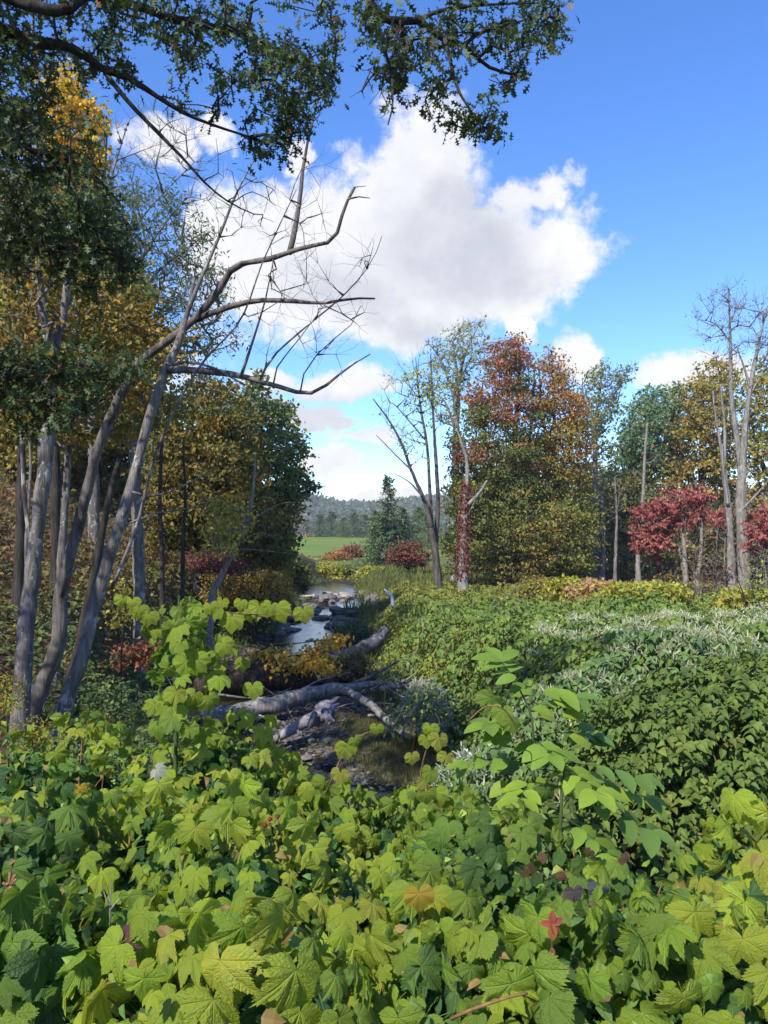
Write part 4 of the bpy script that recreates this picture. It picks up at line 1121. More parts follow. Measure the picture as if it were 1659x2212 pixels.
build_tree('alder', 'big rounded dark green tree leaning over the stream, bright gaps at its edge', 'tree',
    [line([(545, 1290), (552, 1150), (560, 1020), (565, 880)], 34, .22, .05), line([(552, 1140), (610, 1040), (650, 990)], 34, .09, .02), line([(556, 1080), (520, 960), (530, 850)], 34, .09, .02), line([(550, 1180), (620, 1120), (672, 1060)], 33.6, .07, .015), line([(560, 960), (600, 900), (620, 880)], 34, .06, .015)],
    [dict(poly=[(480, 1100), (480, 930), (500, 850), (540, 822), (580, 845), (620, 885), (638, 930), (645, 985), (648, 1010), (660, 1056), (650, 1085), (640, 1110)], Y=34, dY=3.2, n=170, per=44, spread=.42, size=.2, pal=DKGREEN),
     dict(poly=[(600, 862), (634, 872), (640, 900), (612, 905)], Y=34, dY=1, n=9, per=20, spread=.3, size=.2, pal=DKGREEN),
     dict(poly=[(630, 925), (662, 940), (668, 985), (640, 990)], Y=34, dY=1, n=12, per=20, spread=.3, size=.2, pal=DKGREEN),
     dict(poly=[(640, 1020), (690, 1046), (688, 1062), (650, 1070)], Y=34, dY=.8, n=12, per=18, spread=.26, size=.2, pal=DKGREEN),
     dict(poly=[(530, 820), (560, 800), (590, 835), (560, 850)], Y=34, dY=1, n=10, per=18, spread=.3, size=.2, pal=DKGREEN),
     dict(poly=[(490, 1090), (652, 1080), (640, 1150), (626, 1200), (610, 1275), (520, 1285), (480, 1200)], Y=33.5, dY=3.2, n=170, per=48, spread=.45, size=.2, pal=palette((.078, .088, .026), (.10, .10, .026), (.12, .105, .025), (.065, .08, .026)))],
    M_BARK_DARK, twig_r=.012)
build_tree('leaning_birch', 'thin pale leaning birch with loose yellow leaves beside the stream', 'tree',
    [line([(455, 1310), (480, 1240), (505, 1190), (530, 1140), (545, 1070), (552, 980)], 21, .10, .02), line([(515, 1175), (560, 1150), (600, 1165)], 21, .03, .008), line([(532, 1130), (600, 1090), (640, 1085)], 20.8, .03, .006), line([(510, 1185), (575, 1190), (640, 1198)], 20.8, .022, .006)],
    [dict(poly=[(430, 1200), (440, 1090), (480, 1060), (540, 1080), (545, 1150), (500, 1210)], Y=20.6, dY=1.0, n=60, per=13, spread=.24, size=.13, pal=palette((.22, .18, .03), (.17, .17, .03), (.25, .19, .035)))],
    M_BARK_PALE, twig_r=.006)
# crowns deeper on the slope, so that sky shows only in chinks
deep = [
        (120, 760, 17, [(-60, 800), (-60, 380), (20, 260), (120, 340), (200, 420), (250, 520), (330, 640), (330, 800), (160, 850)], palette((.06, .08, .024), (.05, .07, .026), (.09, .09, .024)), 'dark green tree behind the golden maple crown'),
        (-40, 1150, 30, [(-160, 1150), (-150, 800), (-40, 600), (60, 640), (120, 860), (110, 1150)], OLIVE, 'olive tree deep on the slope at the picture edge'),
        (240, 1180, 36, [(120, 1180), (130, 940), (200, 820), (300, 830), (350, 960), (350, 1180)], palette((.10, .085, .024), (.12, .088, .022), (.075, .078, .024)), 'brown-gold tree deep on the slope behind the golden maple'),
        (80, 1120, 40, [(-30, 1120), (0, 930), (80, 860), (150, 940), (180, 1120)], palette((.13, .16, .03), (.10, .13, .03), (.16, .17, .035)), 'sunlit yellow-green tree glimpsed between the grey trunks'),
        (420, 1220, 44, [(320, 1220), (330, 1050), (400, 950), (480, 980), (520, 1100), (510, 1220)], OLIVE, 'olive tree far back between slope and stream')]
for u, vb, Y, poly, c, lab in deep:
    round_tree('slope_tree', lab, 'tree', u, vb + 30, Y, poly, c, 190, 60, .0085 * Y, .016 * Y + .12, r=.006 * Y, group='crowns deep on the wooded slope')

# ------------------------------------------------------------------ low growth
def sprays(buf, roots, tops_dir, n_leaf, length, size, cols, tpl=HEART_LOW, droop=0.6):
    """Arching stems with leaves set left and right along them, hanging like shingles."""
    n = len(roots)
    f = np.linspace(0.12, 1.0, n_leaf)
    d = norm(tops_dir)
    L = length * rng.uniform(.6, 1.3, n)
    side = norm(np.cross(d, [0, 0, 1.0]))
    Q = roots[:, None] + d[:, None] * (L[:, None] * f)[..., None]
    Q[..., 2] -= (0.55 * L[:, None] * f ** 2)
    sgn = np.where(np.arange(n_leaf) % 2 == 0, 1.0, -1.0)
    ax = side[:, None] * sgn[None, :, None] * 0.8 + d[:, None] * 0.55 + np.array([0, 0, -droop])
    ax = ax + rng.normal(0, .22, ax.shape)
    nr = np.array([0, 0, 1.0]) + d[:, None] * 0.35 + rng.normal(0, .22, ax.shape)
    col = np.repeat(cols(roots)[:, None], n_leaf, 1) * rng.uniform(.72, 1.35, (n, n_leaf, 1))
    m = n * n_leaf
    buf.scatter(tpl, Q.reshape(m, 3), ax.reshape(m, 3), nr.reshape(m, 3), size * rng.uniform(.65, 1.25, m), np.clip(col.reshape(m, 3), .004, .9))

def plumes(buf, places, h, cols, dot=.036):
    """Feathery flower sprays: a handful of slender upright spikes at each stem end."""
    n = len(places)
    k = 7
    m = n * k
    Q = np.repeat(places, k, 0) + rng.normal(0, h * .22, (m, 3)) * [1, 1, .5]
    ax = rng.normal(0, .75, (m, 3)) * [1, 1, .5] + [0, 0, .9]
    L = h * .62 * rng.uniform(.45, 1.25, m)
    c = np.repeat(cols, k, 0) * rng.uniform(.75, 1.15, (m, 1))
    buf.scatter(SPIKE, Q, ax, rng.normal(0, 1, (m, 3)) * [1, 1, .2], L, c)
    buf.scatter(SPIKE, Q, ax, rng.normal(0, 1, (m, 3)) * [1, 1, .2], L, c)
SPIKE = (np.array([[0, 0, 0], [0.10, 0.35, 0.02], [0.03, 1, -0.05], [-0.03, 1, -0.05], [-0.10, 0.35, 0.02]]), [np.array([[0, 1, 2], [0, 2, 3], [0, 3, 4]])])

def edge_x(y): return np.interp(y, [8, 9, 10.6, 14.3, 16.7, 21.6, 28, 40, 60], [3.4, 3.0, 2.6, 1.55, 1.15, .35, .05, .1, .5])
def thicket_top(x, y):
    d = x - edge_x(y)
    k = sstep(d, -.45, 1.3)
    h = np.interp(y, [8, 9, 12, 20, 30, 40, 48], [2.45, 2.5, 2.4, 1.85, 1.35, .95, .8])
    p = np.stack(np.broadcast_arrays(x, y, 0 * x), -1)
    h = h + .62 * np.abs(vnoise(p, .52, 12)) - .28 + .34 * np.abs(vnoise(p, 1.25, 13)) - .12 + .07 * vnoise(p, 4.1, 14)
    g = ground(x, y, False)
    return g + (np.maximum(h - g, .5)) * k

n = 17000
ty = 8.6 + (rng.uniform(0, 1, n) ** 1.25) * 38
tx = edge_x(ty) - .3 + rng.uniform(0, 1, n) ** 1.15 * (ty * .56 + 1.0)
tz = thicket_top(tx, ty) - rng.uniform(0, 1, n) ** 2 * .7 * sstep(tx - edge_x(ty), -.2, .8)
R0 = np.stack([tx, ty, tz], -1)
out = rng.normal(0, 1, (n, 3)) * [1, 1, .15] + np.stack([-1.0 * (tx - edge_x(ty) < 1.6), 0 * tx - .5, .25 + 0 * tx], -1)
KN_A = palette((.060, .102, .030), (.072, .116, .030), (.050, .090, .032), (.085, .118, .028))
def kcol(p):
    """Fresh green, with a bluish stretch in the middle and yellowing towards the trees."""
    c = KN_A(p) * np.array([1.22, 1.12, .85])
    yel = np.clip((p[:, 1] - 24) / 14 + .4 * vnoise(p, .5, 21), 0, 1)[:, None]
    c = c * (1 - yel) + np.array([.125, .135, .028]) * yel
    old = (vnoise(p, .8, 22) > .93)[:, None]
    return np.where(old, np.array([.16, .13, .025]), c)
kb = Buf()
sprays(kb, R0, out, 9, .62, .122, kcol)
put('knotweed_thicket', kb.mesh('knotweed_thicket', M_KNOT, False), label='broad knotweed thicket covering the bank between stream and trees', cat='thicket', kind='stuff')
n = 4600
fy = 9.0 + rng.uniform(0, 1, n) ** 1.1 * 17; fx = edge_x(fy) + .6 + rng.uniform(0, 1, n) * fy * .55
p = np.stack([fx, fy, 0 * fx], -1)
uu = UC + fx / fy * FPX
keep = (vnoise(p, .75, 31) + .5 * vnoise(p, 2.3, 32) > .10) & (uu > 980) & (uu > 1180 - (16 - fy) * 20) & (fy < 19)
p = p[keep]; p[:, 2] = thicket_top(p[:, 0], p[:, 1]) + .03
fb = Buf(); plumes(fb, p, .15, np.array([[.46, .49, .33]]) * rng.uniform(.8, 1.25, (len(p), 1)))
put('knotweed_flowers', fb.mesh('knotweed_flowers', M_FLOWER, False), label='cream feathery flower sprays over the knotweed thicket', cat='flowers', kind='stuff')
n = 420
cy = rng.uniform(9, 30, n); cx = edge_x(cy) + rng.uniform(-.2, 1.2, n)
sb = Buf()
for x, y in zip(cx, cy):
    g = float(ground(x, y, False)); zt = float(thicket_top(np.array([x]), np.array([y]))[0])
    sb.tube([[x, y, g], [x - .1, y, (g + zt) / 2], [x - .35, y - .1, zt]], [.014, .012, .006], 4, cap=False)
put('knotweed_stems', sb.mesh('knotweed_stems', M_CANE), label='brown stems under the knotweed leaves', cat='stems', kind='stuff')

# single-leaf pieces share mesh data
def piece_mesh(name, tpl, mat):
    b = Buf(); b.add(tpl[0], tpl[1])
    return b.mesh(name, mat, True, uv=tpl[2] if len(tpl) > 2 else np.zeros((len(tpl[0]), 2)))
HEART_ME = [piece_mesh('leaf', HEART, M_SAP)]
OVAL_ME = [piece_mesh('leaf', OVAL, M_SAP)]
RASP_ME = [piece_mesh('leaf', t_, M_RASP) for t_ in RASP]
GRAPE_ME = [piece_mesh('leaf', t_, M_RASP) for t_ in GRAPE]
OAK_ME = [piece_mesh('leaf', OAK, M_OAKPIECE)]
def leaf_piece(root, meshes, place, axis, nrm, size, col, label=None):
    y = Vector(axis).normalized()
    z = Vector(nrm); z = (z - z.dot(y) * y).normalized()
    x = y.cross(z)
    o = bpy.data.objects.new('leaf', meshes[random.randrange(len(meshes))])
    o.parent = root
    s = float(size)
    m = Matrix(((x[0] * s, y[0] * s, z[0] * s, 0), (x[1] * s, y[1] * s, z[1] * s, 0), (x[2] * s, y[2] * s, z[2] * s, 0), (0, 0, 0, 1)))
    m.translation = Vector(place) - root.location
    o.matrix_basis = m
    o.color = (float(col[0]), float(col[1]), float(col[2]), 1)
    if label: o['label'] = label
    COL.objects.link(o)
    return o

def knot_bush(label, c, rad, npieces, nspray, cols, flowers=0, size=.13, group=None, fcol=(.36, .40, .24)):
    """A dome of knotweed: the leaves of its face towards the bridge are pieces, the rest of the dome is foliage."""
    c = np.array(c, float); rad = np.array(rad, float)
    g = float(ground(c[0], c[1]))
    root = thing('knotweed_bush', label, 'bush', (c[0], c[1], g), group)
    def dome(n, front):
        d = norm(rng.normal(0, 1, (n * 6, 3)))
        k = d[:, 2] > -.25
        if front: k &= (d @ np.array([-c[0] * .12, -.75, .55])) > .1
        d = d[k][:n]
        bump = 1 + .10 * vnoise(c + d * rad, 1.7, 5)
        return c + d * rad * bump[:, None], d
    for j in range(9):
        a = rng.uniform(0, 6.283)
        t = c + np.array([math.cos(a) * rad[0] * .7, math.sin(a) * rad[1] * .7, rad[2] * rng.uniform(.1, .7)])
        b = Buf(); b.tube([[c[0] + math.cos(a) * .3, c[1] + math.sin(a) * .3, g - .05], (np.array([c[0], c[1], g]) + t) / 2, t], [.013, .011, .005], 5)
        part('stem', b, M_CANE, root)
    q, d = dome(npieces, True)
    col = cols(q)
    for i in range(len(q)):
        side = norm(np.cross(d[i], [0, 0, 1.0]))
        ax = side * rng.choice([-1, 1]) * .7 + d[i] * .45 + np.array([0, 0, -.75]) + rng.normal(0, .25, 3)
        leaf_piece(root, HEART_ME, q[i] + d[i] * .03, ax, d[i] * .7 + np.array([0, -.15, .8]) + rng.normal(0, .25, 3), size * rng.uniform(.75, 1.3), np.clip(col[i] * rng.uniform(.75, 1.4), .01, .8))
    b = Buf()
    q, d = dome(nspray, False)
    q = q - d * rng.uniform(0, .22, (len(q), 1))
    sprays(b, q, d * [1, 1, .3] + rng.normal(0, .4, q.shape) * [1, 1, .2] + [0, 0, .25], 8, .42, size, cols, HEART_LOW)
    part('foliage', b, M_KNOT, root, kind='stuff', smooth=False)
    if flowers:
        q, d = dome(flowers, True)
        b = Buf(); plumes(b, q, .17, np.array([fcol]) * rng.uniform(.8, 1.2, (len(q), 1)), .024)
        part('blossom', b, M_FLOWER, root, kind='stuff', smooth=False)
    return root
KDK = palette((.056, .088, .020), (.066, .098, .020), (.080, .104, .022), (.048, .078, .022))
KMID = palette((.060, .110, .036), (.075, .125, .040), (.055, .098, .038))
knot_bush('large dark green knotweed bush with pointed leaves, steep face above the bright corner leaves', (3.3, 6.9, 1.75), (1.45, 1.1, 1.10), 300, 1300, KDK, 10, .078)
knot_bush('dark knotweed bush cut by the picture edge beside the large one', (5.0, 7.9, 1.8), (1.2, 1.1, 1.0), 160, 700, KDK, 10, .08)
knot_bush('pale flowering knotweed bush behind the oval-leaved sapling', (2.35, 8.6, 1.35), (1.15, .9, 1.0), 200, 420, KMID, 200, .095)
knot_bush('knotweed bush covered in cream flowers up the bank', (4.1, 10.2, 1.7), (1.5, 1.0, .95), 140, 500, KMID, 300, .10)
knot_bush('small bush with bluish white flower plumes at the gravel edge', (1.0, 8.8, .75), (.5, .45, .75), 60, 90, KMID, 130, .09, fcol=(.44, .48, .42))
knot_bush('grey-green flowering bush at the foot of the lichen branch', (.72, 13.4, .75), (.42, .4, .65), 20, 80, palette((.085, .115, .065), (.10, .13, .075)), 110, .09, fcol=(.40, .45, .38))
knot_bush('low green bush filling the dip before the dark knotweed', (1.75, 6.6, .95), (.85, .7, .85), 140, 160, KDK, 26, .10)

# shaded undergrowth of the other bank: ferns, seedlings and leaf litter
n = 21000
by = 7.5 + rng.uniform(0, 1, n) ** 1.3 * 40
bx = stream_x(by) - stream_w(by) - .1 - rng.uniform(0, 1, n) ** 1.4 * (by * .34)
pp = np.stack([bx, by, 0 * bx], -1)
clump = vnoise(pp, .8, 41)
keep = (clump > -.55) | (rng.uniform(0, 1, n) < .25)
pp, clump = pp[keep], clump[keep]
n = len(pp)
pp[:, 2] = ground(pp[:, 0], pp[:, 1]) + rng.uniform(0, 1, n) * np.clip(.28 + .42 * clump, .06, .85)
UND = palette((.045, .075, .028), (.062, .095, .030), (.078, .108, .030), (.054, .082, .036), (.10, .11, .03))
def ucol(p):
    c = UND(p)
    dry = np.clip((-p[:, 0] - 5.6) / 2.2 + .5 * vnoise(p, .9, 43), 0, 1)[:, None]
    return c * (1 - dry) + np.array([.095, .062, .030]) * dry * rng.uniform(.6, 1.3, (len(p), 1))
ub = Buf()
t = ucol(pp) * rng.uniform(.7, 1.4, (n, 1))
sz = np.where(pp[:, 1] < 16, .085, .13) * rng.uniform(.6, 1.4, n)
ub.scatter(HEART_LOW, pp, rng.normal(0, 1, (n, 3)) + [.2, -.3, -.3], rng.normal(0, .45, (n, 3)) + [.1, -.25, 1], sz, t)
m_ = 2600
fp = pp[rng.integers(0, n, m_)]
sprays(ub, fp + [0, 0, .1], rng.normal(0, 1, (m_, 3)) * [1, 1, .1] + [.3, -.3, .7], 9, .42, .10, UND, LEAFLET, .2)
put('undergrowth', ub.mesh('undergrowth', M_LEAF, False), label='dark green seedlings and ferns carpeting the shaded bank', cat='undergrowth', kind='stuff')
# fallen leaves
n = 13000
ly = 7 + rng.uniform(0, 1, n) ** 1.2 * 30
lx = np.where(rng.uniform(0, 1, n) < .75, stream_x(ly) - stream_w(ly) * rng.uniform(.4, 1.2, n) - rng.uniform(0, 1, n) * ly * .33, stream_x(ly) + rng.uniform(-1, 1.3, n) * stream_w(ly))
lz = ground(lx, ly) + .015
keep = lz > .06
lp = np.stack([lx, ly, lz], -1)[keep]
lb = Buf(); n = len(lp)
lb.scatter(DIAMOND, lp, rng.normal(0, 1, (n, 3)) * [1, 1, .15], rng.normal(0, .25, (n, 3)) + [0, 0, 1], rng.uniform(.05, .11, n), jitter([(.14, .075, .03), (.10, .05, .025), (.19, .11, .03), (.07, .04, .025), (.22, .15, .03)], n) * rng.uniform(.6, 1.2, (n, 1)))
put('fallen_leaves', lb.mesh('fallen_leaves', M_LEAF, False), label='brown and yellow fallen leaves strewn on banks and gravel', cat='fallen leaves', kind='stuff')

# grass: gravel bar, stream edges, tall olive grass towards the bend
gb_ = Buf()
def grass(n, xs, ys_, h, cols, wfac=1.0):
    z = ground(xs, ys_)
    k = z > .03
    p = np.stack([xs, ys_, z - .01], -1)[k]
    n = len(p)
    ax = rng.normal(0, .38, (n, 3)) * [1, 1, .1] + [0, 0, 1]
    T = BLADE[0] * [wfac, 1, 1]
    gb_.scatter((T, BLADE[1]), p, ax, rng.normal(0, 1, (n, 3)) * [1, 1, .1], h * rng.uniform(.5, 1.3, n), cols(p) * rng.uniform(.7, 1.35, (n, 1)))
n = 21000
yy = rng.uniform(11.5, 16.5, n); xx = rng.normal(0, 1, n) * .6 + np.interp(yy, [11.5, 14, 16.5], [.45, .10, .3])
grass(n, xx, yy, .15, palette((.09, .085, .035), (.065, .075, .028), (.11, .10, .04)), 1.2)
n = 12000
yy = rng.uniform(17, 60, n); xx = stream_x(yy) + stream_w(yy) + rng.normal(.2, .55, n)
grass(n, xx, yy, .42, palette((.07, .09, .026), (.10, .11, .03), (.055, .075, .024)), 2.4)
n = 9000
yy = rng.uniform(22, 62, n); xx = stream_x(yy) - stream_w(yy) - .1 + rng.normal(0, .5, n)
grass(n, xx, yy, .36, palette((.045, .065, .022), (.06, .08, .025)), 2.4)
n = 16000
yy = rng.uniform(38, 66, n); xx = rng.uniform(-1.5, 9, n) + (yy - 50) * .05
xx, yy = xx[:9000], yy[:9000]
grass(n, xx, yy, .62, palette((.075, .092, .024), (.065, .085, .024), (.095, .10, .026), (.055, .07, .022)), 2.6)
n = 1600
yy = rng.uniform(26, 44, n); xx = stream_x(yy) + rng.normal(.6, .7, n)
grass(n, xx, yy, .28, palette((.06, .08, .025), (.08, .09, .03)), 2.0)
put('grass', gb_.mesh('grass', M_LEAF, False), label='fine grass on the gravel bar and tall olive grass at the stream bend', cat='grass', kind='stuff')

# ------------------------------------------------------------------ stones and dead wood in the stream
def stone_mat(name, a, b):
    m = bpy.data.materials.new(name)
    m.use_nodes = True
    t = NT(m.node_tree); bs = t.n['Principled BSDF']
    oi = t.new('ShaderNodeObjectInfo')
    co = t.new('ShaderNodeTexCoord').outputs['Object']
    v = t.vmath('ADD', co, t.combine(t.math('MULTIPLY', oi.outputs['Random'], 50.0), 0.0, 0.0))
    n1 = t.noise(v, 2.5, 6.0, 0.65)
    c = t.mix(t.step(n1, .35, .65), a, b)
    c = t.mix(t.math('MULTIPLY', oi.outputs['Random'], .55), c, t.mix(1.0, c, (.42, .42, .45), 'MULTIPLY'))
    t.l.new(c, bs.inputs['Base Color'])
    bs.inputs['Roughness'].default_value = .75
    bp = t.new('ShaderNodeBump'); bp.inputs['Strength'].default_value = .5; bp.inputs['Distance'].default_value = .1
    t.l.new(n1, bp.inputs['Height']); t.l.new(bp.outputs[0], bs.inputs['Normal'])
    return m
M_STONE = stone_mat('grey shale stone', (.085, .077, .068), (.23, .21, .188))
M_PALESTONE = stone_mat('pale dry stone', (.30, .25, .20), (.46, .40, .33))
def stone_mesh(seed, mat):
    r_ = np.random.default_rng(seed)
    th = np.linspace(0, math.pi, 6)[1:-1]
    V = [[0, 0, 1]]
    for a in th:
        for k in range(8):
            b = k / 8 * 2 * math.pi + a
            V.append([math.sin(a) * math.cos(b), math.sin(a) * math.sin(b), math.cos(a)])
    V.append([0, 0, -1])
    V = np.array(V) * (1 + r_.normal(0, .11, (len(V), 1)))
    V = np.sign(V) * np.abs(V) ** .8
    V *= [1.0, r_.uniform(.6, .9), r_.uniform(.28, .5)]
    F = []
    Q = []
    for i in range(8): F.append([0, 1 + i, 1 + (i + 1) % 8])
    for r in range(3):
        for i in range(8):
            a, b = 1 + r * 8 + i, 1 + r * 8 + (i + 1) % 8
            Q.append([a, a + 8, b + 8, b])
    for i in range(8): F.append([33, 25 + (i + 1) % 8, 25 + i])
    b = Buf(); b.add(V, [np.array(F), np.array(Q)])
    return b.mesh('stone', mat, False)
STONES = [stone_mesh(i, M_STONE) for i in range(7)]
PALES = [stone_mesh(20 + i, M_PALESTONE) for i in range(3)]
def stone(x, y, s, pale=False, sink=.25):
    me = random.choice(PALES if pale else STONES)
    o = bpy.data.objects.new('stone', me)
    z = float(ground(x, y))
    o.location = (x, y, z + s * .35 * (1 - 2 * sink))
    o.rotation_euler = (rng.normal(0, .15), rng.normal(0, .15), rng.uniform(0, 6.28))
    o.scale = (s, s, s * rng.uniform(.7, 1.2))
    o.parent = ground_o
    COL.objects.link(o)
cnt = 0
for _ in range(3000):
    if cnt >= 180: break
    y = rng.uniform(11.6, 16.3); x = stream_x(y) + rng.normal(.2, 1.0)
    u = UC + x / y * FPX; v = VH + (CAM_Z - .2) / y * FPX
    if not (560 < u < 800 and 1560 < v < 1720): continue
    stone(x, y, rng.uniform(.035, .10) if rng.uniform() < .93 else rng.uniform(.12, .2)); cnt += 1
for _ in range(60):
    y = rng.uniform(9.2, 12); x = stream_x(y) + rng.normal(0, .9); stone(x, y, rng.uniform(.06, .2))
for _ in range(54):
    y = rng.uniform(30.5, 48); x = stream_x(y) + rng.normal(.0, 1.7); stone(x, y, rng.uniform(.18, .55), False, .1)
for u, v, s in [(718, 1276, .42), (735, 1279, .30), (748, 1276, .34), (700, 1287, .35), (756, 1283, .3), (690, 1290, .4)]:
    p = P(u, v, 55); stone(p[0], 4 * FPX / (v - VH) * .96, s, True, .0)
n = 9000
py_ = rng.uniform(9, 34, n); px_ = stream_x(py_) + rng.normal(0, .62, n) * stream_w(py_)
pz_ = ground(px_, py_)
k = (pz_ > -.02) & (pz_ < .42)
pg = np.stack([px_, py_, pz_ + .01], -1)[k]
OCT = (np.array([[1, 0, 0], [0, 1, 0], [-1, 0, 0], [0, -1, 0], [.2, .1, .5], [0, 0, -.5]]), [np.array([[0, 1, 4], [1, 2, 4], [2, 3, 4], [3, 0, 4], [1, 0, 5], [2, 1, 5], [3, 2, 5], [0, 3, 5]])])
M_GRAVEL = leaf_mat('gravel', .85, 0.0)
pb = Buf(); pb.scatter(OCT, pg, rng.normal(0, 1, (len(pg), 3)) * [1, 1, .1], rng.normal(0, .2, (len(pg), 3)) + [0, 0, 1], rng.uniform(.02, .065, len(pg)), jitter([(.13, .12, .115), (.08, .075, .075), (.19, .175, .16), (.10, .085, .075)], len(pg)))
put('gravel', pb.mesh('gravel', M_GRAVEL, False), label='small grey pebbles along the stream bed', cat='gravel', kind='stuff')

M_LOG = bark_mat('grey weathered log', (0.09, 0.083, 0.078), (0.25, 0.235, 0.225), (0.34, 0.34, 0.32), 0.5, 9.0, .3, 1.0)
def log(name, label, cat, parts, mat, k=12, wob=.09, group=None):
    base = parts[0][1][0]
    root = thing(name, label, cat, base, group)
    for nm, pts, rad in parts:
        q, r = smoothpath(pts, rad, max(.08, float(np.max(rad)) * .9), wob)
        b = Buf(); b.tube(q, r, k if nm == 'trunk' else max(6, k - 4), wob=.06)
        part(nm, b, mat, root)
    return root
def W(*a): return np.array([P(u, v, y) for u, v, y in a])
log('fallen_tree', 'long grey fallen trunk lying across the stream bed, forked at its thin end', 'fallen tree',
    [('trunk', W((430, 1552, 15.4), (520, 1538, 15.6), (600, 1520, 15.9), (665, 1500, 16.5), (720, 1490, 17), (800, 1488, 17.3), (885, 1478, 17.6)), [.17, .175, .17, .16, .15, .12, .05]),
     ('branch', W((745, 1492, 17), (800, 1478, 17.2), (850, 1476, 17.5)), [.10, .08, .045]),
     ('branch', W((840, 1484, 17.4), (875, 1470, 17.5), (900, 1452, 17.6)), [.05, .03, .012])], M_LOG)
log('fallen_branch', 'pale lichen-covered branch sloping from the fallen trunk to the grass', 'fallen branch',
    [('trunk', W((733, 1486, 16.6), (760, 1498, 16.2), (800, 1522, 15.4), (835, 1556, 14.7), (858, 1575, 14.3), (880, 1592, 13.9)), [.085, .085, .08, .07, .055, .03]),
     ('branch', W((835, 1556, 14.7), (845, 1580, 14.4), (852, 1590, 14.2)), [.03, .02, .01])], M_BARK_PALE)
drift = log('driftwood', 'bleached splintered root stump with ragged flared end below the fallen trunk', 'driftwood',
    [('trunk', W((585, 1606, 13.9), (620, 1583, 14.0), (660, 1560, 14.1), (690, 1545, 14.2), (712, 1532, 14.3)), [.06, .095, .12, .16, .17]),
     ('root', W((690, 1535, 14.2), (712, 1518, 14.4), (732, 1506, 14.5)), [.12, .07, .02]),
     ('root', W((705, 1540, 14.0), (718, 1532, 14.1), (733, 1520, 14.2)), [.09, .06, .02]),
     ('root', W((695, 1548, 13.95), (712, 1552, 13.9), (722, 1560, 13.85)), [.09, .06, .02]),
     ('root', W((700, 1535, 14.0), (706, 1552, 13.85), (702, 1572, 13.8)), [.07, .045, .015]),
     ('root', W((680, 1540, 13.95), (672, 1560, 13.8), (668, 1574, 13.75)), [.06, .045, .02]),
     ('branch', W((640, 1575, 14.0), (648, 1590, 13.9)), [.04, .02])], M_DRIFT, wob=.2)
log('fallen_tree', 'smooth blue-grey fallen trunk curving up the bank under the knotweed', 'fallen tree',
    [('trunk', W((640, 1432, 22.4), (700, 1424, 22.6), (745, 1415, 22.8), (790, 1398, 23.2), (815, 1380, 23.6), (832, 1362, 24)), [.05, .13, .19, .22, .20, .14]),
     ('branch', W((722, 1424, 22.5), (738, 1405, 22.7), (748, 1390, 22.9)), [.06, .04, .015])], M_BARK_GREY)
log('rotten_log', 'huge dark rotten log lying low over the black water', 'log',
    [('trunk', W((390, 1478, 18.2), (470, 1470, 18.4), (560, 1462, 18.7), (640, 1466, 18.9), (690, 1478, 18.9)), [.30, .34, .36, .30, .18]),
     ('branch', W((640, 1462, 18.8), (690, 1468, 18.6), (728, 1480, 18.4)), [.17, .12, .04]),
     ('branch', W((520, 1452, 18.4), (545, 1435, 18.3), (560, 1420, 18.3)), [.07, .04, .015])], M_ROTTEN, wob=.15)
log('stump', 'dark upturned root stump at the water edge by the leaning trunks', 'stump',
    [('trunk', W((292, 1590, 14), (296, 1560, 14), (304, 1525, 14), (312, 1512, 14.1)), [.22, .18, .14, .10]),
     ('root', W((300, 1575, 13.9), (330, 1590, 13.8), (352, 1598, 13.8)), [.12, .08, .05]),
     ('root', W((296, 1530, 13.9), (282, 1520, 13.9), (272, 1532, 13.9)), [.08, .05, .02]),
     ('root', W((304, 1525, 13.9), (322, 1540, 13.8), (326, 1560, 13.8)), [.07, .05, .02])], M_ROTTEN, wob=.25)
log('log', 'short pale log end half hidden behind the vine-clad sapling', 'log', [('trunk', W((330, 1575, 15), (380, 1572, 15.3), (430, 1562, 15.6)), [.13, .13, .12])], M_BARK_BROWN)
for a, lab in [((W((735, 1487, 17), (790, 1466, 17.4), (862, 1428, 18)), [.055, .045, .02]), 'dark straight limb pointing up from the fallen trunk towards the knotweed'),
               ((W((770, 1490, 17.2), (815, 1470, 17.4), (850, 1440, 17.6)), [.03, .022, .01]), 'thin grey stick leaning beside the dark straight limb'),
               ((W((800, 1490, 16.6), (850, 1462, 17), (880, 1440, 17.2)), [.022, .018, .008]), 'thin stick crossing the fork of the fallen trunk'),
               ((W((795, 1545, 15.6), (850, 1547, 15.4), (905, 1550, 15.2)), [.03, .025, .015]), 'level grey stick between lichen branch and flowering bush'),
               ((W((770, 1408, 24.5), (715, 1360, 27), (722, 1338, 27.6)), [.03, .05, .02]), 'mossy stick standing aslant in the pool'),
               ((W((620, 1348, 37), (700, 1335, 37.5), (790, 1330, 38), (820, 1336, 38)), [.10, .12, .10, .04]), 'dark driftwood log lying across the stream beyond the pool'),
               ((W((640, 1335, 41), (720, 1322, 41.5), (775, 1325, 42)), [.06, .06, .03]), 'thin dark log in the stream before the far riffle'),
               ((W((560, 1480, 16), (650, 1530, 16.2), (670, 1500, 16.3)), [.012, .01, .006]), 'wiry twig before the dark rotten log')]:
    log('stick', lab, 'stick', [('trunk', a[0], a[1])], M_BARK_GREY if 'dark' not in lab else M_BARK_BROWN, 7)
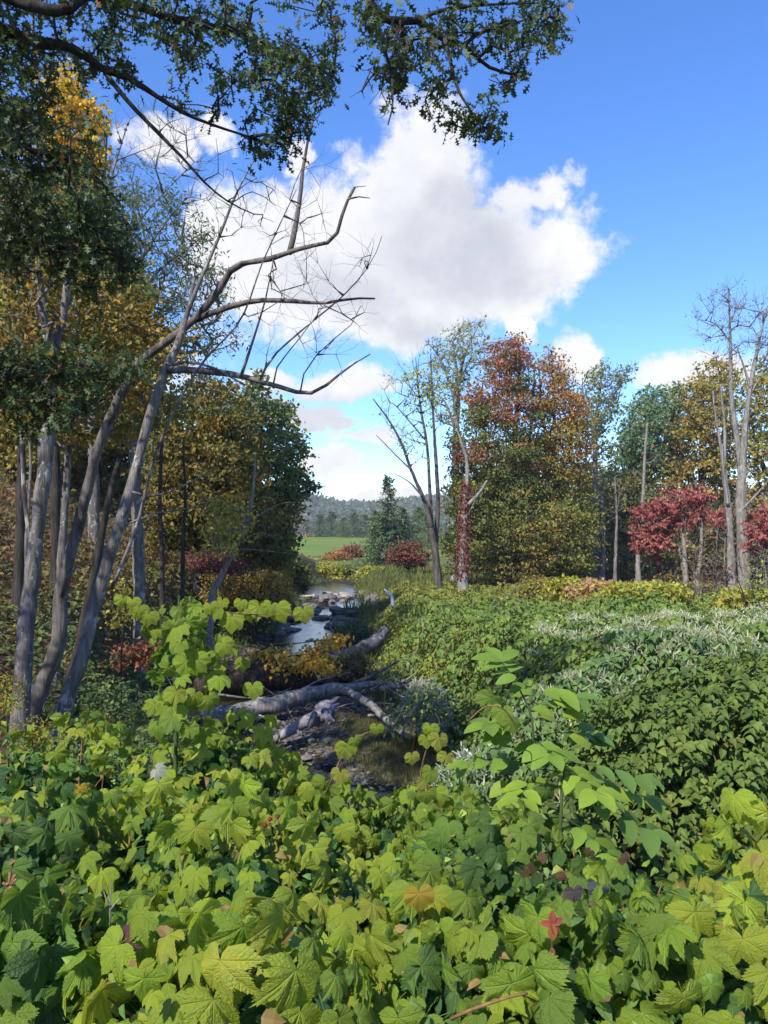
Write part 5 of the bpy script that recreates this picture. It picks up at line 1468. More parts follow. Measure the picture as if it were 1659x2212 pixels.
for pts, r, lab, mt in [
    (((610, 1512, 16.6), (690, 1470, 17.3), (760, 1452, 17.9)), .022, 'pale grey stick slanting up behind the long fallen trunk', M_BARK_PALE),
    (((900, 1500, 17.0), (850, 1462, 17.4), (812, 1428, 18.2)), .020, 'pale stick leaning back from the thicket over the fallen trunk', M_BARK_PALE),
    (((690, 1545, 15.2), (760, 1520, 15.8), (850, 1520, 15.8)), .016, 'thin bleached stick behind the splintered root stump', M_BARK_PALE),
    (((560, 1545, 15.4), (640, 1572, 14.6), (655, 1600, 14.2)), .020, 'grey stick wedged between long trunk and splintered root stump', M_BARK_GREY),
    (((470, 1500, 17.2), (560, 1508, 17.0), (630, 1486, 17.0)), .026, 'grey half-sunk branch in the black water under the rotten log', M_BARK_GREY),
    (((880, 1430, 18.6), (910, 1470, 17.8), (925, 1520, 17.0)), .014, 'thin hooked twig hanging from the thicket edge', M_BARK_GREY),
    (((660, 1385, 26.5), (740, 1378, 26.5), (800, 1352, 27)), .035, 'weathered branch lying along the far side of the pool', M_BARK_PALE),
    (((830, 1480, 17.0), (870, 1505, 16.6), (930, 1515, 16.4)), .018, 'crooked pale twig at the thin end of the long trunk', M_BARK_PALE),
    (((600, 1402, 23.5), (560, 1388, 23.5), (520, 1400, 23.4)), .030, 'dark bent branch on the bank behind the amber bush', M_BARK_DARK)]:
    log('stick', lab, 'stick', [('trunk', W(*pts), [r, r * .8, r * .35]),
                                ('branch', np.array([W(pts[1])[0], W(pts[1])[0] + [rng.uniform(-.3, .3), rng.uniform(-.2, .2), rng.uniform(.15, .4)]]), [r * .6, r * .2])], mt, 7)
log('dead_stick', 'forked white dead stick standing out of the thicket edge', 'stick',
    [('trunk', W((849, 1310, 25.6), (848, 1298, 25.6), (843, 1285, 25.6), (836, 1278, 25.6), (830, 1273, 25.6)), [.06, .06, .055, .045, .02]), ('branch', W((843, 1286, 25.6), (838, 1277, 25.7)), [.03, .012])], bark_mat('white dead wood', (.5, .5, .5), (.72, .72, .72)), 7)
for (a, b, c) in [((880, 1430), (905, 1395), (925, 1300)), ((1000, 1410), (1050, 1330), (1130, 1255)), ((1050, 1390), (1090, 1330), (1160, 1270)), ((935, 1430), (900, 1480), (860, 1560))]:
    Yt = 19 if a[0] < 950 else 24
    log('bare_rod', {880: 'whip-like pale rod rising at the thicket edge', 1000: 'long dead rod leaning over the thicket', 1050: 'second dead rod crossing the thicket', 935: 'thin arching cane hanging to the gravel bar'}[a[0]], 'stick',
        [('trunk', W((*a, Yt), (*b, Yt), (*c, Yt)), [.018, .015, .006])], M_BARK_GREY, 6)

# the leaning bush with amber leaves over the rotten log
yb = thing('amber_bush', 'low bush with amber-yellow leaves leaning over the dark log', 'bush', P(500, 1440, 19.2) * [1, 1, 0] + [0, 0, .2])
sk = []
for pts in ([(500, 1450, 19.2), (580, 1425, 19), (660, 1415, 18.8), (725, 1425, 18.7)], [(505, 1450, 19.2), (570, 1400, 19.2), (640, 1390, 19.2), (735, 1380, 19.2)], [(505, 1452, 19.1), (580, 1440, 18.6), (650, 1440, 18.4), (700, 1450, 18.3)]):
    q, r = smoothpath(W(*pts), [.03, .022, .015, .006], .2, .3); b = Buf(); b.tube(q, r, 5); part('branch', b, M_BARK_DARK, yb); sk.append(q[len(q) // 4:])
T = np.vstack([fill([(540, 1430), (560, 1400), (640, 1405), (725, 1410), (728, 1440), (690, 1456), (600, 1452), (550, 1448)], 70, 18.8, .5), fill([(640, 1405), (690, 1385), (740, 1368), (745, 1385), (700, 1410)], 16, 19.2, .3)])
nodes, paths, wt = colonize(np.vstack(sk), T, .2, .25)
tw = Buf(); lf = Buf()
for ids in paths: tw.tube(nodes[ids], .004 * np.clip(wt[ids], 1, 16) ** .5, 3, cap=False)
part('twigs', tw, M_BARK_DARK, yb, kind='stuff')
crown_leaves(lf, T, 16, .15, .11, palette((.42, .25, .03), (.36, .21, .03), (.45, .29, .04), (.24, .17, .03)), HEART_LOW, .9)
part('foliage', lf, M_LEAF, yb, kind='stuff', smooth=False)
round_tree('dark_bush', 'dark reed-like bush between pool and smooth fallen trunk', 'bush', 745, 1415, 25, [(712, 1395), (730, 1352), (770, 1340), (805, 1352), (810, 1385), (770, 1402)], palette((.045, .065, .03), (.06, .075, .03), (.05, .055, .025)), 60, 30, .11, .22, r=.03, dY=.8)
round_tree('dry_bush', 'brownish dry weed clump below the smooth fallen trunk', 'bush', 760, 1475, 20, [(700, 1460), (720, 1420), (770, 1405), (800, 1430), (790, 1470), (740, 1478)], palette((.07, .065, .03), (.10, .075, .035), (.05, .06, .026)), 60, 30, .09, .2, r=.02, dY=.6)
round_tree('dark_bush', 'dark green bush overhanging the far side of the pool', 'bush', 600, 1330, 34, [(500, 1330), (520, 1285), (580, 1270), (630, 1290), (622, 1322), (570, 1345)], palette((.035, .055, .024), (.045, .065, .024)), 80, 34, .15, .3, r=.03, dY=1.2)
round_tree('dark_bush', 'deep green bush under the alder, down to the stones', 'bush', 540, 1365, 28, [(440, 1370), (450, 1320), (520, 1300), (590, 1320), (600, 1365)], palette((.030, .048, .022), (.042, .06, .022), (.05, .07, .024)), 90, 34, .12, .26, r=.03, dY=1.2)
round_tree('purple_shrub', 'dusky purple-brown shrub on the wooded slope', 'shrub', 480, 1250, 24, [(400, 1220), (420, 1190), (480, 1195), (530, 1215), (520, 1240), (440, 1235)], palette((.09, .035, .03), (.07, .03, .026)), 60, 26, .10, .26, r=.02, dY=.8)
round_tree('gold_shrub', 'low golden-brown shrub on the slope under the purple one', 'shrub', 560, 1320, 26, [(430, 1300), (450, 1240), (540, 1225), (620, 1240), (640, 1290), (560, 1315)], palette((.14, .10, .024), (.11, .09, .024), (.16, .10, .022)), 110, 30, .11, .28, r=.03, dY=1.2)
round_tree('yellow_sapling', 'small yellow-leaved sapling beside the slender grey trunk', 'shrub', 262, 1420, 12, [(240, 1350), (245, 1270), (290, 1255), (300, 1300), (280, 1350)], palette((.24, .19, .02), (.18, .16, .03)), 16, 10, .08, .12, r=.01, dY=.3)
round_tree('russet_shrub', 'russet fern-like shrub at the foot of the slope', 'shrub', 330, 1440, 14, [(240, 1440), (260, 1395), (330, 1380), (400, 1395), (410, 1430)], palette((.16, .06, .03), (.10, .06, .03), (.06, .07, .025)), 50, 22, .09, .18, r=.01, dY=.5)

# ------------------------------------------------------------------ the oak whose boughs hang over the bridge
OB = np.array([-5.6, 6.3, float(ground(-5.6, 6.3))])
oak = thing('oak_tree', 'dark green oak whose leafy boughs hang across the top of the view', 'tree', OB)
TOP = np.array([-5.3, 6.4, 9.6])
q, r = smoothpath([OB - [0, 0, .2], OB + [0.05, 0, 2.5], OB + [.1, .05, 5.2], TOP], [.36, .30, .26, .18], .3, .05)
b = Buf(); b.tube(q, r, 16, wob=.04); part('trunk', b, M_BARK_DARK, oak)
TR = q
def bough(pts, r0, r1, start=None):
    p = W(*pts)
    if start is not None: p = np.vstack([start, p])
    rr = np.linspace(r0, r1, len(p))
    q, r = smoothpath(p, rr, .12, .10)
    b = Buf(); b.tube(q, r, 9, wob=.05); part('branch', b, M_BARK_DARK, oak)
    return q
B1 = bough([(-80, 20, 6.4), (20, 70, 6.5), (80, 92, 6.6), (140, 98, 6.7), (190, 125, 6.8), (235, 155, 6.9), (290, 175, 7), (345, 212, 7.1), (400, 245, 7.2), (460, 270, 7.3), (540, 296, 7.4)], .058, .010, TR[-3])
B2 = bough([(228, 158, 6.9), (265, 205, 6.9), (310, 255, 7.0), (360, 305, 7.0), (405, 352, 7.1), (450, 402, 7.2), (500, 440, 7.3), (548, 462, 7.4)], .024, .005)
B3 = bough([(60, 10, 6.2), (200, -10, 6.4), (380, 40, 6.8), (520, 75, 7.2), (640, 130, 7.5), (715, 150, 7.6)], .055, .010, TR[-2])
B4 = bough([(240, -240, 5.6), (560, -190, 6.0), (760, -60, 6.2), (808, 28, 6.3), (850, 44, 6.35), (905, 44, 6.4), (955, 82, 6.5), (1000, 96, 6.6), (1050, 142, 6.7), (1110, 162, 6.8)], .055, .010, TR[-1])
B5 = bough([(1002, 97, 6.6), (1030, 75, 6.6), (1085, 55, 6.6), (1150, 40, 6.6)], .018, .006)
B6 = bough([(960, 84, 6.5), (975, 140, 6.5), (985, 185, 6.5), (1010, 230, 6.5), (1040, 275, 6.5)], .020, .006)
B7 = bough([(865, 45, 6.35), (852, 100, 6.3), (845, 160, 6.3), (850, 220, 6.3), (838, 270, 6.3)], .018, .005)
B8 = bough([(905, 44, 6.4), (960, 20, 6.4), (1060, 10, 6.5), (1180, 5, 6.6)], .02, .006)
B9 = bough([(-120, 250, 6.6), (-20, 280, 6.8), (80, 330, 7.0), (180, 360, 7.2), (260, 440, 7.4)], .045, .008, TR[-8])
B10 = bough([(-120, 540, 6.8), (-20, 520, 7.0), (80, 540, 7.1), (200, 545, 7.2), (290, 560, 7.3)], .035, .007, TR[-14])
B11 = bough([(-140, 810, 6.6), (-30, 800, 6.8), (100, 792, 7.0), (220, 788, 7.1), (325, 797, 7.2)], .034, .006, TR[-19])
B12 = bough([(-100, 900, 6.8), (20, 880, 7), (120, 890, 7.1), (190, 860, 7.2)], .03, .006, TR[-21])
sk = np.vstack([B1, B3, B4[len(B4) // 2:], B5, B6, B7, B8, B9, B10, B11, B12])
regions = [  # outline, twig ends, depth, half thickness
    ([(-60, -40), (330, -40), (330, 140), (200, 108), (120, 96), (60, 130), (-60, 130)], 130, 6.7, .7),
    ([(300, -40), (760, -40), (742, 130), (722, 200), (690, 232), (694, 275), (640, 285), (600, 325), (545, 300), (520, 255), (470, 235), (400, 205), (340, 170)], 200, 7.2, .7),
    ([(620, 140), (720, 120), (735, 190), (690, 230), (690, 300), (610, 330), (560, 300)], 36, 7.3, .4),
    ([(-80, 110), (60, 130), (110, 170), (130, 260), (205, 330), (240, 430), (235, 520), (120, 520), (-80, 520)], 300, 7.0, .8),
    ([(-80, 500), (150, 470), (280, 440), (310, 560), (300, 620), (230, 640), (100, 600), (-80, 620)], 150, 7.2, .5),
    ([(-80, 735), (60, 750), (140, 752), (230, 772), (330, 792), (325, 812), (250, 822), (130, 820), (-80, 820)], 130, 7.0, .5),
    ([(-80, 820), (120, 825), (230, 830), (190, 880), (140, 945), (60, 930), (-80, 900)], 85, 7.0, .4),
    ([(760, -40), (1240, -40), (1232, 50), (1232, 105), (1190, 128), (1180, 178), (1120, 188), (1085, 150), (1035, 112), (985, 60), (860, 40), (800, 60)], 78, 6.6, .5),
    ([(750, 20), (830, 60), (985, 75), (1030, 130), (1010, 200), (965, 220), (900, 225), (850, 225), (810, 160)], 54, 6.4, .5),
    ([(955, 262), (1010, 225), (1060, 210), (1088, 240), (1062, 325), (1010, 290)], 20, 6.5, .25),
]
tw = Buf(); ends = []
for poly, nn, Yd, dY in regions:
    T = fill(poly, nn, Yd, dY, .5)
    nodes, paths, wt = colonize(sk, T, .1, .22)
    for ids in paths:
        tw.tube(nodes[ids], .0038 * np.clip(wt[ids], 1, 30) ** .5, 4, cap=False)
        e = nodes[ids[-1]]; d = e - nodes[ids[-2]]
        ends.append((e, d / np.linalg.norm(d)))
# unseen crown round the trunk, added out of the picture to shade the leaning trunks
for cx_, cy_, cz_, nn in ((-7.3, 6.4, 8.2, 120), (-6.8, 4.0, 7.4, 70)):
    T = np.array([cx_, cy_, cz_]) + norm(rng.normal(0, 1, (nn, 3))) * rng.uniform(.3, 1, (nn, 1)) ** .4 * [2.4, 2.2, 2.0]
    T = T[T[:, 0] < -.5 * T[:, 1] - .9]
    nodes, paths, wt = colonize(TR[len(TR) // 2:], T, .3, .5)
    for ids in paths:
        tw.tube(nodes[ids], .006 * np.clip(wt[ids], 1, 60) ** .5, 4, cap=False)
        e = nodes[ids[-1]]; d = e - nodes[ids[-2]]
        for _ in range(3): ends.append((e + rng.normal(0, .2, 3), d / np.linalg.norm(d)))
# bare hanging twigs
for poly, nn, src in [([(740, 240), (760, 130), (840, 160), (850, 260), (830, 285)], 16, B7), ([(330, 200), (560, 330), (560, 440), (420, 400), (300, 280)], 30, np.vstack([B2, B1[-20:]])), ([(480, 420), (620, 430), (600, 520), (520, 470)], 14, B2)]:
    T = fill(poly, nn, 6.6 if src is B7 else 7.1, .3)
    nodes, paths, wt = colonize(src, T, 0, .15)
    for ids in paths: tw.tube(nodes[ids], .0024 * np.clip(wt[ids], 1, 20) ** .5, 3, cap=False)
part('twigs', tw, M_BARK_DARK, oak, kind='stuff')
E = np.array([e for e, _ in ends]); D = np.array([d for _, d in ends])
OAKC = palette((.040, .070, .026), (.050, .082, .028), (.060, .088, .026), (.044, .068, .032))
per = 11
Q = np.repeat(E, per, 0) - np.repeat(D, per, 0) * rng.uniform(0, .22, (len(E) * per, 1)) + rng.normal(0, .045, (len(E) * per, 3))
A = np.repeat(D, per, 0) * .5 + rng.normal(0, .65, (len(Q), 3)) + [0, 0, -.35]
Nn = rng.normal(0, .55, (len(Q), 3)) + [0, 0, 1]
Cc = OAKC(Q) * rng.uniform(.7, 1.4, (len(Q), 1))
turn = rng.uniform(0, 1, len(Q)) < .018
Cc[turn] = np.array([.20, .09, .025]) * rng.uniform(.7, 1.3, (turn.sum(), 1))
gold = (vnoise(Q, 1.6, 55) > .95) & (Q[:, 0] > -.2)
Cc[gold] = np.array([.14, .12, .025]) * rng.uniform(.7, 1.3, (gold.sum(), 1))
S = .098 * rng.uniform(.65, 1.3, len(Q))
# the 300 that show largest are pieces of their own
uq = UC + Q[:, 0] / Q[:, 1] * FPX; vq = VH - (Q[:, 2] - CAM_Z) / Q[:, 1] * FPX
score = S / Q[:, 1] * ((uq > 0) & (uq < 1659) & (vq > 0) & (vq < 2212))
order = np.argsort(-score)
for i in order[:300]:
    leaf_piece(oak, OAK_ME, Q[i], A[i], Nn[i], S[i], Cc[i])
rest = order[300:]
lf = Buf(); lf.scatter(OAK, Q[rest], A[rest], Nn[rest], S[rest], Cc[rest])
part('foliage', lf, M_OAKLEAF, oak, kind='stuff', smooth=False)

# ------------------------------------------------------------------ brambles on the near bank
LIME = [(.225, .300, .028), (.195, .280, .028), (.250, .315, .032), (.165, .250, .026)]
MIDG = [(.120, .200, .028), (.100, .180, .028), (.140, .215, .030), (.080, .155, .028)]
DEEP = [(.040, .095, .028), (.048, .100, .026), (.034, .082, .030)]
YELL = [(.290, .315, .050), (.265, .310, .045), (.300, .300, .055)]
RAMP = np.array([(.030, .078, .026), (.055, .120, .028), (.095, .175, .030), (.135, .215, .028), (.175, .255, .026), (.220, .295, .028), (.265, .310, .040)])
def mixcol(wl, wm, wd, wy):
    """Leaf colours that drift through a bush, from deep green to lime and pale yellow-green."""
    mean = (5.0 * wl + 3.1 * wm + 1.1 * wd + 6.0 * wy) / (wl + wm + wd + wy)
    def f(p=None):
        x = mean + .55 + (1.6 * float(vnoise(np.asarray(p)[None], 2.1, 71)[0]) if p is not None else 0) + rng.normal(0, .75)  # the noise drift stands in for lit and shaded faces of the clumps
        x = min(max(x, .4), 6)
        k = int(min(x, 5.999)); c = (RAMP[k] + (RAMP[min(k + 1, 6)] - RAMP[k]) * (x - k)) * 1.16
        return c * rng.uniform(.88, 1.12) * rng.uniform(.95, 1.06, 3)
    return f

def bramble(label, c, rad, n, size, colf, kind='rasp', group='bramble bushes on the near bank', up=.35, gapcut=-9, canes=8, cane_mat=None):
    """A mound of broad leaves on arching canes. c = centre of the mound, rad = its half axes."""
    c = np.array(c, float); rad = np.array(rad, float)
    g = float(ground(c[0], c[1]))
    root = thing('bramble_bush', label, 'bush', (c[0], c[1], g), group)
    meshes = RASP_ME if kind == 'rasp' else GRAPE_ME
    face = norm(np.array([-c[0] * .25, -.8, .62]))
    # evenly spaced places over the side of the mound that is turned to the bridge and the light
    cand = norm(rng.normal(0, 1, (n * 40, 3)))
    cand = cand[(cand @ face > -.12) & (cand[:, 2] > -.55)]
    bump = 1 + .25 * vnoise(c + cand * rad, 3.4, 61) + rng.normal(0, .06, len(cand))
    pos_ = c + cand * rad * bump[:, None]
    chosen, dd = [], []
    mind = size * .46; n = int(n * 1.3)
    arr = np.zeros((n, 3))
    for p, d in zip(pos_, cand):
        if chosen and np.min(np.sum((arr[:len(chosen)] - p) ** 2, 1)) < mind * mind: continue
        if vnoise(p[None], 2.3, 63)[0] < gapcut: continue
        arr[len(chosen)] = p; chosen.append(p); dd.append(d)
        if len(chosen) >= n: break
    for p, d in zip(chosen, dd):
        nr = norm(d * .75 + np.array([0, 0, up]) + face * .25 + rng.normal(0, .42, 3))
        ax = np.array([0, 0, -1.0]) + d * np.array([.75, .75, .1]) + np.array([0, -.25, 0]) + rng.normal(0, .42, 3)
        leaf_piece(root, meshes, p, ax, nr, size * .54 * rng.choice([.45, .7, .9, 1.0, 1.18]) * rng.uniform(.92, 1.08), np.clip(colf(p), .01, .85))
    # deeper leaves, their green darkened to stand in for shade in the gaps
    m = int(n * 1.1)
    d = norm(rng.normal(0, 1, (m * 4, 3))); d = d[d[:, 2] > -.5][:m]
    q = c + d * rad * rng.uniform(.45, .86, (len(d), 1))
    b = Buf()
    tpls = RASP if kind == 'rasp' else GRAPE
    for k in range(3):
        s_ = slice(k, None, 3)
        qq, d2 = q[s_], d[s_]
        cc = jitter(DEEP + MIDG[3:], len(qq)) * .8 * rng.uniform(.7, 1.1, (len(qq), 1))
        b.scatter((tpls[k][0], tpls[k][1]), qq, rng.normal(0, .4, qq.shape) + d2 * [.7, .7, 0] + [0, 0, -.8], d2 * .6 + rng.normal(0, .4, qq.shape) + [0, -.3, .6], size * .75 * rng.uniform(.7, 1.2, len(qq)), cc)
    # small leaves of other plants, tendrils of dry stalk between them
    m = int(n * 1.5)
    d = norm(rng.normal(0, 1, (m * 4, 3))); d = d[(d[:, 2] > -.3) & (d @ face > -.2)][:m]
    q = c + d * rad * rng.uniform(.72, 1.06, (len(d), 1)) * (1 + .2 * vnoise(c + d * rad, 3.4, 61))[:, None]
    small = jitter([(.08, .14, .03), (.11, .18, .03), (.05, .10, .03), (.15, .20, .04), (.14, .10, .04), (.10, .16, .05)], len(q))
    b.scatter(HEART_LOW, q, rng.normal(0, .8, q.shape) + [0, -.2, -.5], d * .5 + rng.normal(0, .5, q.shape) + [0, -.3, .6], rng.uniform(.025, .06, len(q)), small * rng.uniform(.6, 1.2, (len(q), 1)))
    part('foliage', b, M_LEAF, root, kind='stuff', smooth=False)
    for j in range(canes):
        t = chosen[rng.integers(0, len(chosen))] if chosen else c
        t = c + (t - c) * .95
        a0 = np.array([c[0] + rng.normal(0, .18), c[1] + rng.normal(0, .15), 0.0]); a0[2] = float(ground(a0[0], a0[1])) - .05
        mid = a0 * .45 + t * .55 + np.array([rng.normal(0, .08), rng.normal(0, .08), .22 * rad[2]])
        q2, r2 = smoothpath([a0, mid, t], [.007, .006, .003], .08, .4)
        cb = Buf(); cb.tube(q2, r2, 5); part('cane', cb, cane_mat or M_CANE, root)
    return root

br = {}
def B(label, u, vt, Y, rx, ry, rz, n, size, colf, **kw):
    """Mound whose top shows at column u, row vt, Y metres off."""
    top = P(u, vt, Y) + [0, 0, .01]
    br[label] = bramble(label, top - [0, 0, rz * .96], (rx, ry, rz), n, size, colf, **kw)
    return br[label]
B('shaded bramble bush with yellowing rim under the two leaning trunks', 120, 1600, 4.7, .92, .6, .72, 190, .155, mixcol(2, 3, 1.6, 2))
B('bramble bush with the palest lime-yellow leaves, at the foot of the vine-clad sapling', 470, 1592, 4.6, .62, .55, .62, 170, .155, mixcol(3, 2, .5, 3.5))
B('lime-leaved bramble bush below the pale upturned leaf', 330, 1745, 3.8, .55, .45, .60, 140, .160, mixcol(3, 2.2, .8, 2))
B('dark bramble bush in shadow at the picture edge, over the dry flower head', 40, 1760, 3.5, .42, .4, .6, 80, .17, mixcol(.2, 2, 4, .3))  # deep green leaf mix carries the shadow in its colour
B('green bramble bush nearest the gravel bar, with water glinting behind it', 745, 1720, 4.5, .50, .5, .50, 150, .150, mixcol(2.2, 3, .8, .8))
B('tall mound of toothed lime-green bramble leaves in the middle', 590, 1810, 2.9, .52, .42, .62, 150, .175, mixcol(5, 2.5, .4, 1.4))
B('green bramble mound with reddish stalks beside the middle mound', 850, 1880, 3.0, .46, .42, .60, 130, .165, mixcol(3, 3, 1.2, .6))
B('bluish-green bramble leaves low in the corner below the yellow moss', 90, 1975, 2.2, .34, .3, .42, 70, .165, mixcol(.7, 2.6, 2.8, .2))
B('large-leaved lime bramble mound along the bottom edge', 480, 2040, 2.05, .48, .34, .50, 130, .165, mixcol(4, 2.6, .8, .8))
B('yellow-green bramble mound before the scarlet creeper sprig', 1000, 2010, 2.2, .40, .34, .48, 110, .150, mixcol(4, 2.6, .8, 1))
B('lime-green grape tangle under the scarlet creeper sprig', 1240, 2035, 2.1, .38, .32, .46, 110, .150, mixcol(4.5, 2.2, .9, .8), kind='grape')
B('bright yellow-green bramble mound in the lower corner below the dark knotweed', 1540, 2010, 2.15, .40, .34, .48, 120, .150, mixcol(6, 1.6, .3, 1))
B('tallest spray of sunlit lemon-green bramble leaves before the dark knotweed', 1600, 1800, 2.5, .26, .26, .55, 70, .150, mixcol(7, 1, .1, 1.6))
B('mixed grape tangle in the dip beneath the oval-leaved sapling', 1010, 1750, 4.0, .48, .45, .50, 130, .150, mixcol(.5, 3.2, 2.4, .1), kind='grape')  # leaf mix darkened to stand in for shade in the dip
B('low shaded tangle with dry brown leaves behind the scarlet creeper', 1300, 1875, 3.4, .62, .45, .42, 130, .105, mixcol(0, 1.2, 3, 0), kind='grape')  # shade of this hollow is painted into the dark leaf mix
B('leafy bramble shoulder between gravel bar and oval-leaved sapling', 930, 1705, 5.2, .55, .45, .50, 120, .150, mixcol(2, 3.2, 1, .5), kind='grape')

# odd leaves of those bushes
def odd(rootlabel, u, v, Y, col, size, label, meshes=None, ax=(0.1, -.2, -1), nr=(0, -.8, .5)):
    leaf_piece(br[rootlabel], meshes or RASP_ME, P(u, v, Y), ax, nr, size, col, label)
odd('lime-leaved bramble bush below the pale upturned leaf', 338, 1662, 3.6, (.40, .44, .38), .055, 'whitish upturned leaf', ax=(.6, -.2, -.3))
odd('shaded bramble bush with yellowing rim under the two leaning trunks', 172, 1700, 3.9, (.45, .30, .03), .05, 'golden yellow leaf')
odd('large-leaved lime bramble mound along the bottom edge', 262, 2035, 2.05, (.13, .055, .085), .05, 'purple leaf', ax=(.5, -.2, .4))
odd('mixed grape tangle in the dip beneath the oval-leaved sapling', 905, 1930, 2.7, (.36, .27, .04), .07, 'ochre drooping leaf', GRAPE_ME)
odd('low shaded tangle with dry brown leaves behind the scarlet creeper', 1240, 1925, 2.75, (.10, .085, .11), .045, 'dull purple leaf', GRAPE_ME)
odd('low shaded tangle with dry brown leaves behind the scarlet creeper', 1295, 1915, 2.75, (.09, .11, .15), .05, 'slate-blue leaf', GRAPE_ME)
for k in range(9):
    odd('low shaded tangle with dry brown leaves behind the scarlet creeper', rng.uniform(1120, 1400), rng.uniform(1830, 1960), rng.uniform(2.8, 3.1), np.array([.12, .075, .04]) * rng.uniform(.5, 1.3), .026, 'dry brown leaf', GRAPE_ME, (rng.normal(), -.3, -.6))

# scarlet creeper sprig
sp = thing('creeper_sprig', 'small scarlet five-leaved creeper sprig among the lime leaves', 'sprig', P(1190, 2010, 1.98))
q, r = smoothpath([P(1185, 2110, 2.05), P(1192, 2050, 2.0), P(1190, 1990, 1.98)], [.003, .0025, .002], .03, .2)
b = Buf(); b.tube(q, r, 5); part('stalk', b, M_CANE, sp)
for u, v, col, sz, ax in [(1165, 1992, (.24, .05, .035), .03, (-1, -.1, .1)), (1190, 1985, (.22, .06, .045), .034, (.1, -.1, 1)), (1212, 1990, (.20, .055, .04), .032, (.8, -.1, .4)), (1196, 2010, (.28, .11, .04), .042, (.05, -.3, -1)), (1212, 2012, (.18, .06, .04), .036, (.5, -.2, -.8)), (1190, 2058, (.18, .07, .05), .028, (0, -.3, -1))]:
    leaf_piece(sp, OVAL_ME, P(1192, 1996 if v < 2050 else 2046, 1.97), ax, (0, -.9, .4), sz * 1.0, col)
# raspberry fruits and dry heads
for u, v, Y in [(583, 1770, 2.55), (600, 1764, 2.55), (572, 1782, 2.55)]:
    fr = thing('bramble_fruit', {583: 'small dark red bramble fruit on a stalk over the middle mound', 600: 'highest dark red bramble fruit over the middle mound', 572: 'lowest dark red bramble fruit over the middle mound'}[u], 'berry', P(u, v, Y), 'bramble fruits')
    b = Buf(); b.tube([P(u, v + 4, Y), P(u, v, Y), P(u, v - 5, Y)], [.004, .009, .004], 8, wob=.12); part('berry', b, bark_mat('dark red berry', (.10, .015, .02), (.22, .03, .035), None, 0, 60, 1, .3), fr)
    b = Buf(); b.tube([P(u + 10, v + 60, Y + .05), P(u, v + 4, Y)], [.002, .0015], 4); part('stalk', b, M_CANE, fr)
dry = thing('dry_flower', 'pale brown dried flower head at the picture edge', 'flower', P(15, 1960, 2.2))
b = Buf(); b.tube([P(12, 1990, 2.25), P(16, 1930, 2.2), P(20, 1905, 2.2)], [.003, .003, .002], 5); part('stalk', b, M_CANE, dry)
for k in range(14):
    b = Buf(); e = P(18 + rng.uniform(-14, 20), 1905 + rng.uniform(-22, 40), 2.2 + rng.uniform(-.03, .03)); b.tube([P(18, 1915, 2.2), e], [.002, .005], 5, wob=.2); part('floret', b, M_SEED, dry)
wd = thing('dead_twig', 'small bare whitish forked twig standing between the lime leaves', 'twig', P(238, 2000, 2.3))
for pts in ([(238, 2010), (238, 1960), (240, 1905)], [(239, 1960), (228, 1938), (224, 1925)], [(239, 1965), (255, 1945), (262, 1940)]):
    b = Buf(); b.tube([P(u, v, 2.15) for u, v in pts], [.0028, .0022, .001], 5); part('branch', b, M_BARK_PALE, wd)
for pts, lab in [([(975, 2200, 1.85), (1010, 2185, 1.83), (1075, 2160, 1.82), (1140, 2145, 1.84)], 'reddish runner cane lying over the lime leaves at the bottom edge'),
                 ([(1010, 1560, 4.3), (1050, 1525, 4.2), (1085, 1530, 4.2), (1110, 1560, 4.25), (1130, 1610, 4.3)], 'arching red vine stem beside the oval-leaved sapling')]:
    q, r = smoothpath(W(*pts), np.linspace(.005, .003, len(pts)), .04, .2)
    b = Buf(); b.tube(q, r, 6)
    me = b.mesh('vine', M_CANE, origin=q[0]); put('vine', me, None, lab, 'vine', None, None, tuple(q[0]))

# goldenrod at the edge, with moss-yellow plumes
for u, v, Y, lab in [(15, 1470, 5.2, 'tall goldenrod with yellow plume at the picture edge'), (70, 1560, 5.0, 'shorter goldenrod with fading yellow plume before the thick grey trunk'), (200, 2060, 2.2, 'yellow feathery weed low among the bramble leaves')]:
    top = P(u, v, Y); g = float(ground(top[0], top[1])); g = max(g, top[2] - 1.4)
    gr = thing('goldenrod', lab, 'plant', (top[0], top[1], g))
    b = Buf(); b.tube([(top[0], top[1] + .1, g - .1), top - [0, 0, .3], top], [.006, .005, .003], 5); part('stem', b, M_STEM, gr)
    n = 60; f = rng.uniform(0, 1, n); qq = np.array([top[0], top[1], 0]) + np.stack([0 * f, 0 * f, g + (top[2] - g) * f * .95], -1)
    b = Buf(); b.scatter(SLIM, qq, rng.normal(0, 1, (n, 3)) + [0, 0, .1], rng.normal(0, .3, (n, 3)) + [0, 0, 1], .10 * rng.uniform(.7, 1.3, n), jitter([(.10, .15, .03), (.14, .17, .03)], n)); part('foliage', b, M_LEAF, gr, kind='stuff', smooth=False)
    n = 420; a = rng.uniform(0, 6.28, n); rr = rng.uniform(0, 1, n) ** .6 * .13; 
    qq = top + np.stack([np.cos(a) * rr, np.sin(a) * rr, rng.uniform(-.16, .06, n) - rr * .5], -1)
    b = Buf(); b.scatter(DIAMOND, qq, rng.normal(0, 1, (n, 3)), rng.normal(0, 1, (n, 3)), .016 * rng.uniform(.7, 1.4, n), jitter([(.34, .25, .02), (.26, .21, .025), (.20, .19, .03)], n)); part('blossom', b, M_FLOWER, gr, kind='stuff', smooth=False)

